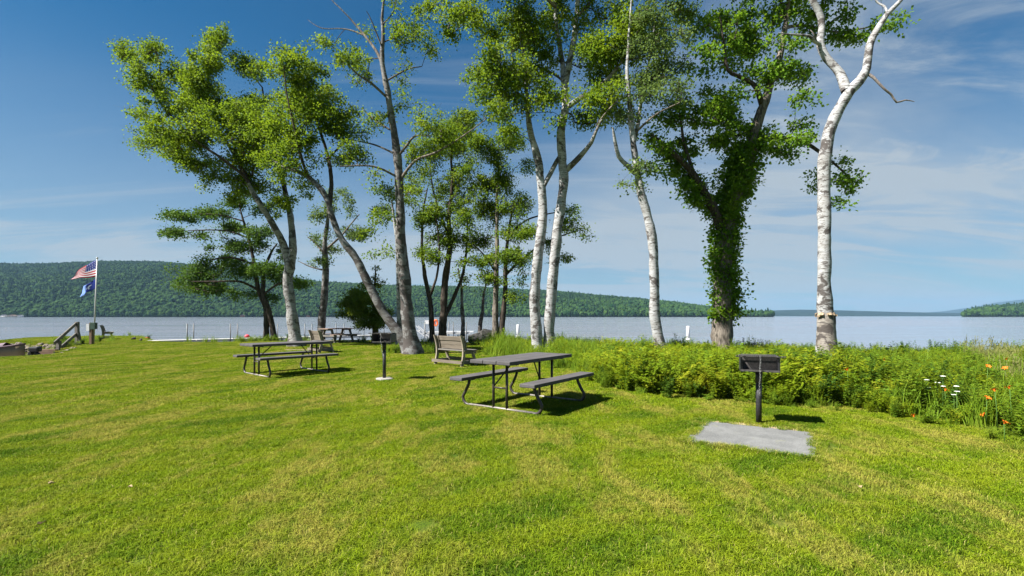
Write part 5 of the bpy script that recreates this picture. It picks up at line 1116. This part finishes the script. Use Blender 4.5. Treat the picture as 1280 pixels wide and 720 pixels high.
# ------------------------------------------------------------------ flowers
def front_depth(x):
    k = (x - 640) / F; ds = np.linspace(20, 3.5, 900); f = front_in(k * ds, ds); i = np.where(f > 0)[0]
    return float(ds[i[-1]]) if len(i) else 6.0
M['petal'] = mat_plain('orange_petal', (.80, .17, .015), .6, .2, 0, .2, 30); M['stem'] = mat_plain('green_stem', (.06, .12, .02), .7, .2); M['umbel'] = mat_plain('white_umbel', (.66, .66, .62), .8, .1, 0, .1, 40); M['throat'] = mat_plain('yellow_throat', (.75, .42, .02), .6)
def lily_mesh(seed):
    r = random.Random(seed); m = MB()
    for k in range(6):
        a = k / 6 * 6.283 + r.uniform(-.15, .15); rows = []
        for i, (rad, z, w) in enumerate(((.006, .0, .006), (.022, .035, .016), (.048, .062, .021), (.074, .066, .014), (.086, .052, .003))): rows.append([m.bm.verts.new((rad * math.cos(a) - s * w * math.sin(a), rad * math.sin(a) + s * w * math.cos(a), z + abs(s) * .006)) for s in (-1, 0, 1)])
        for p, q in zip(rows, rows[1:]):
            for j in range(2): f = m.bm.faces.new((p[j], p[j + 1], q[j + 1], q[j])); f.smooth = True
    return m.mesh('petals', M['petal'])
LM = [lily_mesh(k) for k in range(3)]
def grow(name, lab, cat, x, y, group, builder, k, zmin=.35):
    fd = front_depth(x); d = max(fd + .55, .80 * F / (y - HOR)); p = P(x, y, d)
    if p[2] < .16: d = fd + .05; p = P(x, y, d)
    z = float(p[2]); t = thing(name, lab, cat, (p[0], p[1], 0), rng.uniform(0, 6), group); builder(t, z, k); return t
def lily(t, z, k):
    hd = link('petals', LM[k % 3], t, (.03, 0, z - .03), (R(-45 + 10 * (k % 3)), R(20 * (k % 5) - 40), k * 1.3)); hd.rotation_euler = (R(30), R(10 * (k % 4) - 15), 0); hd.scale = (.48,) * 3
    MB().tube([(0, 0, 0), (.01, 0, z * .5), (.03, 0, z - .03)], [.006, .005, .004], 6).obj('stem', M['stem'], t)
    MB().tube([(0, 0, .0), (0, 0, .05)], [.005, .002], 5).obj('stamens', M['throat'], hd)
LP = [(1063, 446), (1061, 461), (1107, 449), (1149, 487), (1183.5, 486.5), (1232.5, 496.5), (1260, 448), (1254, 459), (1233, 457), (1247, 486.5), (1265, 483), (1146, 519), (1226, 517), (1256, 527)]
LL = ['orange daylily right beside the trunk of the bare topped birch', 'lower orange daylily in front of the bare topped birch'] + ['orange daylily alone near the birch side of the weeds', 'orange daylily just outside the cluster of flat white flower heads', 'orange daylily in the middle of the flat white flower heads'] + ['orange daylily in the far end of the shore weeds past the white flower heads'] * 6 + ['low orange daylily at the mown edge below the white flower heads'] + ['low orange daylily at the mown edge past the white flower heads'] * 2
for k, (x, y) in enumerate(LP): grow('daylily', LL[k], 'flower', x, y, 'orange daylilies in the shore strip', lily, k)
def umbel(t, z, k):
    m = MB(); r = random.Random(k); 
    for q in range(19):
        a = q * 2.4; rr = .062 * math.sqrt(q / 19); g = bmesh.ops.create_icosphere(m.bm, subdivisions=1, radius=.017); bmesh.ops.scale(m.bm, vec=(1, 1, .55), verts=g['verts']); bmesh.ops.translate(m.bm, vec=(rr * math.cos(a), rr * math.sin(a), -.10 * rr + r.uniform(-.003, .003)), verts=g['verts'])
    h = m.obj('flower_head', M['umbel'], t, (0, 0, z)); h.scale = (.45,) * 3; s = MB()
    for q in range(6): a = q / 6 * 6.283; s.tube([(0, 0, z - .07), (.02 * math.cos(a), .02 * math.sin(a), z - .008)], .002, 5)
    s.tube([(0, 0, 0), (0, 0, z - .065)], [.005, .003], 6); s.obj('stem', M['stem'], t)
for k, (x, y) in enumerate([(1158, 474.5), (1172, 478), (1178.6, 470), (1159.6, 484), (1178.6, 482.5), (1195.6, 482.5), (1196.6, 489), (1192.6, 493)]):
    grow('white_umbel_flower', 'flat white flower head among the weeds near the orange daylilies', 'flower', x, y, 'white flat flower heads', umbel, k)
def dry_leaf(x, y, k, lab):
    p = G(x, y); m = MB(); pr = [(-.026, 0), (-.012, .013), (.012, .012), (.028, 0), (.012, -.012), (-.012, -.012)]
    c = m.bm.verts.new((0, 0, .006)); vs_ = [m.bm.verts.new((a, b, .016 + .008 * math.sin(i * 2))) for i, (a, b) in enumerate(pr)]
    for i in range(6): m.bm.faces.new((c, vs_[i], vs_[(i + 1) % 6]))
    o = m.obj('fallen_leaf', mat_plain('dry_leaf', (.30, .23, .12), .8, .2), None, (p[0], p[1], .045), (0, 0, k * 1.3)); so = o.modifiers.new('thick', 'SOLIDIFY'); so.thickness = .002; tag(o, lab, 'leaf', 'fallen dry leaves on the lawn')
for k, (x, y) in enumerate([(64, 612), (52, 664), (163, 617), (1075, 617)]): dry_leaf(x, y, k, 'pale dry leaf lying on the open lawn')

# ------------------------------------------------------------------ haze over the lake
def haze():
    x0, x1, y0, y1, z0, z1 = -20500, 20500, -200, 12500, -4.5, 420
    o = MB().box(((x0 + x1) / 2, (y0 + y1) / 2, (z0 + z1) / 2), (x1 - x0, y1 - y0, z1 - z0)).obj('haze', None)
    m = bpy.data.materials.new('thin_haze'); m.use_nodes = True; nt = m.node_tree; nt.nodes.clear(); out = nt.nodes.new('ShaderNodeOutputMaterial'); v = nt.nodes.new('ShaderNodeVolumePrincipled')
    v.inputs['Color'].default_value = (.27, .46, .68, 1); v.inputs['Density'].default_value = 7.0e-5; v.inputs['Anisotropy'].default_value = .0
    nt.links.new(v.outputs[0], out.inputs['Volume']); o.data.materials.append(m); o['kind'] = 'stuff'; o['label'] = 'thin blue summer haze over the lake and hills'
HAZE = True
if HAZE: haze()
